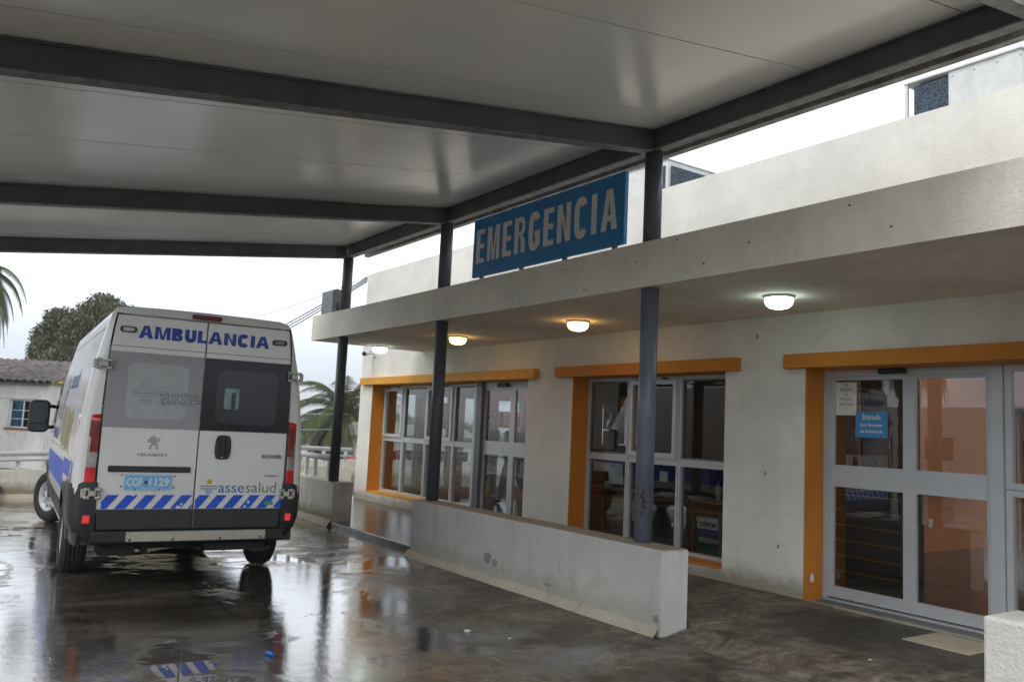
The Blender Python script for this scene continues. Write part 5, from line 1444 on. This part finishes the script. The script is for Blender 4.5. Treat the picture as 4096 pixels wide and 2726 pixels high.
tmp = MB(); wall_with_holes(tmp, -12, 11, -.3, 3.6, 0, .3, [(-9, -7.5, 1, 2.2), (-4, -2.8, .05, 2.2), (-1, .6, 1, 2.2), (4, 5.6, 1, 2.2)]); tmp.box(-12, -11.7, -6, 0, -.3, 3.6); tmp.box(10.7, 11, -6, 0, -.3, 3.6); tmp.box(-12, 11, -6, .3, 3.6, 3.8); tmp.build('wall', 'far_wall', e)
for a, b, c, d in ((-9, -7.5, 1, 2.2), (-1, .6, 1, 2.2), (4, 5.6, 1, 2.2)): m2 = MB(); m2.box(a, b, .1, .16, c, d); m2.build('window', 'black_glass', e)
m2 = MB(); m2.box(-4, -2.8, .1, .16, .05, 2.2); m2.build('door', 'dark_wood', e)
e = empty('grey_building', 'plain two storey building behind the yard, mirrored in the ambulance windows', 'building', (30, 1, 0))
tmp = MB(); wall_with_holes(T_ := MB(), -14, 4, -.3, 6.5, 0, .3, [(-12, -10, 1, 2.4), (-8, -6, 1, 2.4), (-4, -2, 1, 2.4), (0, 2, 1, 2.4), (-12, -10, 4, 5.4), (-8, -6, 4, 5.4), (-4, -2, 4, 5.4), (0, 2, 4, 5.4)])
tmp.v = [(y, x, z) for x, y, z in T_.v]; tmp.f = T_.f; tmp.m = T_.m; tmp.sm = T_.sm; tmp.box(.3, 8, -14, 4, 6.3, 6.5); tmp.build('wall', 'house_wall', e)
for a in (-12, -8, -4, 0):
    for c in (1, 4): m2 = MB(); m2.box(.12, .18, a, a+2, c, c+1.4); m2.build('window', 'black_glass', e)

# ================================================================== INSIDE THE OFFICE AND HALLS
def thing(name, label, cat, loc, rz=0, group=None): return empty(name, label, cat, loc, rz, group)
e = thing('shelf_desk', 'orange wood desk with shelves standing behind the office window', 'desk', (-7.8, 7.60, .11))
mb = MB(); mb.bbox(-1.25, 1.80, 0, .50, .695, .715, .003); mb.build('desk_top', 'wood_orange', e)
mb = MB(); mb.bbox(-1.25, 1.80, .02, .48, .575, .592, .003); mb.build('shelf', 'wood_orange', e)
for x in (-1.25, -.98, .66, 1.08): mb = MB(); mb.box(x, x+.022, .0, .46, 0, .575 if x != .66 else .695); mb.build('side_panel', 'wood_orange', e)
mb = MB(); mb.box(-.95, .66, .44, .46, .02, .575); mb.build('back_panel', 'dark_wood', e)
def file_box(x, y, z, w_, d_, h_, mat, lidmat, label, txt=None, tm='white_paint'):
    e = thing('storage_box', label, 'box', (x, y, z), 0, 'boxes on the office shelf')
    mb = MB(); mb.bbox(-w_/2, w_/2, 0, d_, 0, h_, .008); b = mb.build('body', mat, e)
    mb = MB(); mb.bbox(-w_/2-.01, w_/2+.01, -.01, d_+.01, h_-.04, h_+.005, .006); mb.build('lid', lidmat, e)
    if txt: text_mesh('lettering', txt, .075, tm, e, (.02, -.0115, h_*.12), sx=.75, bold=.001)
file_box(-6.90, 7.62, .13, .36, .3, .18, 'green_box', 'green_box', 'dark green archive box at the bottom of the stack in the office', 'REPROGRAF')
file_box(-6.90, 7.62, .317, .36, .3, .17, 'green_box', 'lid_blue', 'dark green archive box with a blue lid in the office stack', 'REPROGRAF')
file_box(-6.93, 7.63, .497, .32, .26, .13, 'paper', 'paper', 'white cardboard box on top of the green archive boxes', 'COPROM', 'ink')
def papers(x0, x1, z0, z1, y, label, mat='paper', tilt=0., name='paper_sheet'):
    mb = MB(); n = 6; vs = []
    for i in range(n+1):
        for z in (z0, z1): vs.append((x0+(x1-x0)*i/n+tilt*(z-z0), y+.004*math.sin(i*1.7+z*9), z))
    mb.add(vs, [(2*i, 2*i+2, 2*i+3, 2*i+1) for i in range(n)]); o = mb.build(name, mat, fix=False); tag(o, label, 'paper', 'papers taped to the office window'); 
    md = o.modifiers.new('s', 'SOLIDIFY'); md.thickness = .0015
papers(-8.72, -8.54, 1.36, 2.22, 7.345, 'tall grey paper sheet at the left of the office window', 'paper_grey')
papers(-8.535, -8.24, 1.62, 2.23, 7.348, 'wide grey paper taped high in the office window', 'paper_grey')
papers(-8.53, -8.30, 1.35, 1.60, 7.350, 'short sheet below the tall grey papers in the office window', 'paper_grey')
papers(-8.70, -8.40, 1.07, 1.19, 7.347, 'small white note taped at the top of the lower left office pane')
papers(-8.38, -8.10, .92, 1.19, 7.350, 'white curled sheet hanging in the lower left office pane', tilt=-.1)
papers(-7.45, -7.32, 1.02, 1.14, 7.350, 'tiny note behind the right hand column')
# things on the desk
e = thing('mug', 'pale mug standing on the office desk', 'mug', (-8.78, 7.68, .825)); mb = MB(); mb.lathe([(0, 0), (.038, 0), (.042, .01), (.042, .10), (.036, .10), (.036, .02), (0, .02)], n=18); mb.build('cup', 'paper', e)
mb = MB(); mb.tube([(.04, 0, .08), (.07, 0, .075), (.075, 0, .045), (.06, 0, .025), (.04, 0, .025)], .006, 6); mb.build('handle', 'paper', e)
e = thing('plush_toy', 'white plush animal hanging at the office desk edge', 'toy', (-8.18, 7.56, .50))
def ball(mb, c, r, mi=0): mb.lathe([(r[0]*math.sin(math.pi*i/8) if 0 < i < 8 else 0, -r[1]*math.cos(math.pi*i/8)) for i in range(9)], 'Z', c, 12, mi)
mb = MB(); ball(mb, (0, 0, .12), (.055, .08)); ball(mb, (.02, -.01, .23), (.05, .05)); ball(mb, (.055, -.03, .28), (.018, .03)); ball(mb, (-.02, -.02, .28), (.018, .03)); ball(mb, (.045, -.04, .06), (.022, .05)); ball(mb, (-.03, -.04, .05), (.022, .05)); mb.build('plush_body', 'plush', e)
q = random.Random(3)
for i, (x, w_, lab) in enumerate(((-8.95, .22, 'stack of papers at the left end of the office desk'), (-7.62, .24, 'stack of papers in the middle of the office desk'), (-7.15, .2, 'loose papers at the right of the office desk'))):
    mb = MB()
    for k in range(5): a = q.uniform(-.02, .02); mb.box(x-w_/2+a, x+w_/2+a, 7.63+a, 7.83+a, .827+k*.008, .833+k*.008)
    o = mb.build('paper_stack', 'paper'); tag(o, lab, 'papers')
e = thing('cap', 'crumpled khaki cap lying on the office desk', 'cap', (-7.30, 7.70, .83)); mb = MB(); mb.lathe([(.09, 0), (.085, .04), (.06, .075), (.0, .085)], n=14); mb.build('crown', 'soft_brown', e)
mb = MB(); mb.add([(-.07, -.06, .01), (.07, -.06, .01), (.05, -.14, 0), (-.05, -.14, 0)], [(0, 1, 2, 3)]); mb.build('visor', 'soft_brown', e, fix=False)
e = thing('bottle', 'clear plastic bottle on the office desk', 'bottle', (-6.92, 7.80, .826)); mb = MB(); mb.lathe([(0, 0), (.035, 0), (.035, .15), (.014, .19), (.014, .22), (0, .22)], n=14); mb.build('bottle_body', 'frost_film_light', e); mb = MB(); mb.lathe([(0, .215), (.017, .215), (.017, .24), (0, .24)], n=12); mb.build('lid', 'lid_blue', e)
def chair(x, y, rz, label):
    e = thing('office_chair', label, 'chair', (x, y, .11), rz, 'office chairs')
    mb = MB(); mb.bbox(-.24, .24, -.22, .24, .44, .52, .03); mb.build('seat', 'dark_cloth', e)
    mb = MB(); mb.bbox(-.23, .23, .22, .28, .56, 1.10, .05); mb.build('backrest', 'dark_cloth', e)
    mb = MB(); mb.tube([(0, 0, .08), (0, 0, .44)], .03, 8); mb.box(-.03, .03, .2, .27, .46, .62); mb.build('stem', 'black_plastic', e)
    mb = MB()
    for k in range(5):
        t = 2*math.pi*k/5; mb.tube([(0, 0, .09), (.28*math.cos(t), .28*math.sin(t), .05)], .02, 6)
    mb.build('foot', 'black_plastic', e)
chair(-7.05, 8.45, R(160), 'black office chair behind the right pane of the office window'); chair(-8.45, 8.5, R(200), 'black office chair behind the left pane of the office window')
e = thing('desk_monitor', 'black computer monitor on the office desk', 'monitor', (-7.45, 7.95, .826), R(200)); mb = MB(); mb.bbox(-.22, .22, -.02, .02, .10, .40, .01); mb.build('screen', 'black_plastic', e); mb = MB(); mb.box(-.02, .02, -.02, .02, 0, .12); mb.bbox(-.1, .1, -.07, .07, 0, .015, .004); mb.build('stand', 'black_plastic', e)
mb = MB(); mb.bbox(-6.45, -6.02, 9.0, 9.55, .11, 1.95, .01); o = mb.build('tall_cabinet', 'dark_wood'); tag(o, 'tall dark cabinet against the right wall of the office', 'cabinet')
# hall side of the sliding door
e = thing('slatted_cabinet', 'dark cabinet with pale shelf edges behind the left pane of the sliding door', 'cabinet', (-5.45, 8.35, .11))
mb = MB(); mb.bbox(-.38, .50, 0, .45, 0, 1.02, .01); mb.build('carcass', 'under_dark', e)
for k in range(6): mb = MB(); mb.box(-.37, .49, -.012, -.001, .08+.165*k, .092+.165*k); mb.build('shelf_edge', 'wood_orange', e)
mb = MB(); mb.bbox(-6.58, -6.54, 10.0, 13.0, .92, 1.02, .004); o = mb.build('wall_rail', 'dark_wood'); tag(o, 'dark wooden rail on the orange hall wall behind the sliding door', 'rail')
e = thing('dark_doorframe', 'brown wooden door frame at the back of the entrance hall', 'door', (-5.7, 13.66, .11))
mb = MB(); mb.box(-.62, -.54, -.02, .03, 0, 2.15); mb.box(.50, .58, -.02, .03, 0, 2.15); mb.box(-.62, .58, -.021, .031, 2.08, 2.16); mb.build('frame', 'dark_wood', e)
mb = MB(); mb.box(-.53, .49, .16, .20, 0, 2.08); mb.build('leaf', 'under_dark', e)
for k in range(10): mb = MB(); mb.box(-.50, -.1, .145, .16, .25+k*.07, .28+k*.07); mb.build('louver', 'wood_orange', e)
mb = MB(); mb.box(-6.585, -6.575, 11.8, 11.9, .45, .57); o = mb.build('wall_socket', 'paper'); tag(o, 'small socket low on the orange hall wall', 'socket')
e = thing('inner_door_frame', 'brown wooden post frame standing behind the left door pane', 'door', (-5.45, 8.95, .11)); mb = MB()
mb = MB(); mb.box(-.35, -.25, 0, .08, 1.02, 2.3); mb.box(.25, .32, 0, .08, 1.02, 2.3); mb.box(-.35, .32, .001, .079, 2.3, 2.4); mb.build('frame', 'dark_wood', e); mb = MB(); mb.box(-.25, .25, .03, .05, 1.02, 2.3); mb.build('leaf', 'interior_brown', e)

# signs on the glass
e = thing('paper_notice', 'white paper notice reading NO FORZAR LA PUERTA GRACIAS on the sliding door', 'notice', (-4.915, 7.342, 1.85))
mb = MB(); mb.box(-.112, .112, 0, .0015, 0, .32); mb.build('sheet', 'paper', e)
for i, s in enumerate(('NO', 'FORZAR', 'LA', 'PUERTA', 'GRACIAS!', '!!')): text_mesh('lettering', s, .043, 'ink', e, (0, -.001, .272-.047*i), sx=.82, extrude=.0003)
e = thing('blue_notice', 'square blue notice reading Entrada Solo Pacientes de Ambulancia on the sliding door', 'notice', (-4.645, 7.338, 1.64))
mb = MB(); mb.box(-.165, .165, 0, .002, 0, .245); mb.build('sheet', 'sign_blue_light', e)
text_mesh('lettering', 'Entrada', .068, 'white_paint', e, (0, -.001, .160), sx=.92, bold=.0012, extrude=.0003)
text_mesh('lettering', 'Solo Pacientes', .042, 'white_paint', e, (0, -.001, .098), sx=.92, bold=.0008, extrude=.0003)
text_mesh('lettering', 'de Ambulancia', .042, 'white_paint', e, (0, -.001, .038), sx=.92, bold=.0008, extrude=.0003)
e = thing('red_poster', 'reddish poster with a bottle shaped figure behind the side door glass', 'poster', (-15.34, 10.51, 1.58), R(90))
mb = MB(); mb.box(-.33, .33, 0, .004, 0, .36); mb.build('sheet', 'poster_red', e)
mb = MB(); mb.prism([(-.26, .04), (-.18, .04), (-.17, .18), (-.19, .26), (-.20, .32), (-.23, .34), (-.26, .32), (-.27, .26), (-.28, .18)], -.002, 0); mb.build('bottle_figure', 'ink', e)
for i in range(3):
    mb = MB(); mb.box(-.08, .24-.05*i, -.0015, 0, .24-.06*i, .255-.06*i); mb.build('text_line', 'dark_wood', e)
mb = MB(); mb.box(-15.345, -15.340, 8.56, 8.92, 1.50, 2.04); o = mb.build('green_poster', 'poster_green'); tag(o, 'olive green poster hanging inside the long window', 'poster')

# ================================================================== PEOPLE
def skin_body(name, mat, verts, edges, parent, sub=2):
    """verts: (x,y,z,radius)"""
    me = bpy.data.meshes.new(name); me.from_pydata([v[:3] for v in verts], edges, [])
    o = bpy.data.objects.new(name, me); link(o, parent)
    md = o.modifiers.new('skin', 'SKIN'); md.use_smooth_shade = True
    if not me.skin_vertices: 
        bm = bmesh.new(); bm.from_mesh(me); bm.verts.layers.skin.verify(); bm.to_mesh(me); bm.free()
    for i, v in enumerate(verts): me.skin_vertices[0].data[i].radius = (v[3], v[4] if len(v) > 4 else v[3])
    me.skin_vertices[0].data[0].use_root = True
    s = o.modifiers.new('sub', 'SUBSURF'); s.levels = sub; s.render_levels = sub
    me.materials.append(MATS[mat]); return o
def person(x, y, rz, label, stride, arm, trousers, shirt, hairm, shoes, tall=1.72, cap=None, bag=False):
    e = thing('person', label, 'person', (x, y, .11), rz, 'people in the hall'); k = tall/1.72
    S = lambda *v: tuple(a*k for a in v)
    a, b = stride     # forward foot, back foot offsets along -Y (front)
    body = [S(0, 0, .95, .135), S(0, 0, 1.10, .125), S(0, -.01, 1.28, .15), S(0, 0, 1.42, .12), S(0, .0, 1.49, .055), S(0, -.01, 1.56, .068), S(0, -.015, 1.63, .088), S(0, -.005, 1.69, .070),
            S(.09, 0, .90, .095), S(.10, -a*.5-.03, .50, .062), S(.10, -a, .10, .042), S(.10, -a-.15, .045, .034),
            S(-.09, 0, .90, .095), S(-.10, b*.35-.05, .50, .062), S(-.10, b+.05, .16 if b > .2 else .10, .042), S(-.10, b-.08 if b < .2 else b-.02, .045, .034),
            S(.17, 0, 1.42, .058), S(.22, .03, 1.16, .045), S(.20, -arm, .98+.16*(arm > .2), .034), S(.19, -arm-.07, .95+.2*(arm > .2), .028),
            S(-.17, 0, 1.42, .058), S(-.22, .04, 1.16, .045), S(-.20, -arm*.8, .98+.2*(arm > .2), .034), S(-.17, -arm*.8-.07, .96+.24*(arm > .2), .028)]
    E = [(0, 1), (1, 2), (2, 3), (3, 4), (4, 5), (5, 6), (6, 7), (0, 8), (8, 9), (9, 10), (10, 11), (0, 12), (12, 13), (13, 14), (14, 15), (3, 16), (16, 17), (17, 18), (18, 19), (3, 20), (20, 21), (21, 22), (22, 23)]
    skin_body('body', 'skin', body, E, e)
    g = lambda i, d: (*body[i][:3], body[i][3]+d)
    sh = [g(0, .02), g(1, .03), g(2, .03), g(3, .022), g(16, .022), g(17, .022), g(18, .02), g(20, .022), g(21, .022), g(22, .02)]
    skin_body('jacket', shirt, sh, [(0, 1), (1, 2), (2, 3), (3, 4), (4, 5), (5, 6), (3, 7), (7, 8), (8, 9)], e)
    tr = [g(0, .012), g(8, .018), g(9, .022), g(10, .028), g(12, .018), g(13, .022), g(14, .028)]
    skin_body('trousers', trousers, tr, [(0, 1), (1, 2), (2, 3), (0, 4), (4, 5), (5, 6)], e)
    for i, j in ((10, 11), (14, 15)):
        skin_body('shoe', shoes, [(body[i][0], body[i][1]+.03, body[i][2]-.03, .045), (body[j][0], body[j][1], body[j][2], .044), (body[j][0], body[j][1]-.05, body[j][2]-.004, .034)], [(0, 1), (1, 2)], e)
    skin_body('hair', hairm, [S(0, .03, 1.66, .075), S(0, .015, 1.72, .062), S(0, .055, 1.58, .055)], [(0, 1), (0, 2)], e)
    mb = MB()
    for s in (-1, 1): ball(mb, (s*.03*k, -.092*k, 1.635*k), (.010, .007))
    mb.build('eyes', 'ink', e)
    mb = MB(); ball(mb, (0, -.105*k, 1.605*k), (.012, .022)); mb.build('nose', 'skin', e)
    mb = MB(); mb.box(-.022*k, .022*k, -.096*k, -.088*k, 1.568*k, 1.575*k); mb.build('mouth', 'red_cloth', e)
    # fingers
    for i, s in ((19, 1), (23, -1)):
        for f_ in range(5):
            bx, by, bz = body[i][:3]; dx = (-.022+.011*f_) if f_ < 4 else .034*-s
            skin_body('finger', 'skin', [(bx+dx, by-.01, bz, .009), (bx+dx*1.1, by-.045, bz-.008 if f_ < 4 else bz+.015, .008), (bx+dx*1.1, by-.07+.01*abs(f_-1.5), bz-.03, .007)], [(0, 1), (1, 2)], e, 1)
    return e
person(-14.35, 9.35, R(95), 'person in dark clothes standing facing right behind the side door', (.05, .05), .25, 'dark_cloth', 'dark_cloth', 'red_cloth', 'dark_cloth', 1.68)
person(-13.45, 9.35, R(-85), 'person in jeans and boots walking behind the side door', (.28, .38), .05, 'jeans', 'dark_cloth', 'hair_dark', 'brown_boot', 1.66)
e = thing('waiting_bench', 'row of linked waiting chairs with a chrome leg in the hall', 'bench', (-13.0, 10.6, .11), R(90))
mb = MB(); mb.tube([(-.9, 0, .38), (.9, 0, .38)], .025, 8)
for x in (-.75, .75): mb.tube([(x, -.25, .02), (x, 0, .34), (x, .22, .02)], .018, 8)
mb.build('frame', 'chrome', e)
for x in (-.6, 0, .6):
    mb = MB(); mb.bbox(x-.24, x+.24, -.22, .2, .40, .44, .015); mb.build('seat', 'red_cloth', e)
    mb = MB(); mb.bbox(x-.24, x+.24, .19, .23, .46, .85, .015); mb.build('backrest', 'black_plastic', e)

# ================================================================== LITTER
mb = MB(); mb.tube([(0, 0, .012), (.07, .02, .012)], .012, 10); o = mb.build('litter', 'litter_blue'); o.location = (-5.62, 1.98, .002); tag(o, 'small bright blue plastic cap lying on the wet concrete', 'litter')
q = random.Random(12)
for i, (x, y, s, lab) in enumerate(((-5.62, 3.55, .035, 'scrap of white paper on the wet concrete before the long low wall'), (-5.3, 3.72, .018, 'tiny white pebble beside the paper scrap before the low wall'), (-9.35, 1.0, .02, 'small pale pebble lying behind the left rear wheel'), (-3.55, 5.6, .018, 'tiny white scrap on the walk near the door'))):
    mb = MB(); bm = bmesh.new(); bmesh.ops.create_icosphere(bm, subdivisions=1, radius=s)
    for v in bm.verts: v.co *= q.uniform(.7, 1.1); v.co.z *= .3
    bm.verts.index_update(); mb.add([v.co[:] for v in bm.verts], [tuple(v.index for v in f_.verts) for f_ in bm.faces]); bm.free()
    o = mb.build('litter', 'paper'); o.location = (x, y, .006 if i < 3 else .068); tag(o, lab, 'litter')

# ================================================================== HAZE
mt = bpy.data.materials.new('haze'); mt.use_nodes = True; nt = mt.node_tree; nt.nodes.clear()
out = nt.nodes.new('ShaderNodeOutputMaterial'); pv = nt.nodes.new('ShaderNodeVolumePrincipled')
pv.inputs['Color'].default_value = (.99, .995, 1, 1); pv.inputs['Density'].default_value = .0007; pv.inputs['Anisotropy'].default_value = .2
scene.cycles.volume_bounces = 2; nt.links.new(pv.outputs[0], out.inputs['Volume']); MATS['haze'] = mt
mb = MB(); mb.box(-5600, 5600, -5600, 5600, -16, 62); hz = mb.build('haze', 'haze'); hz['kind'] = 'stuff'; hz['label'] = 'pale mist in the air'
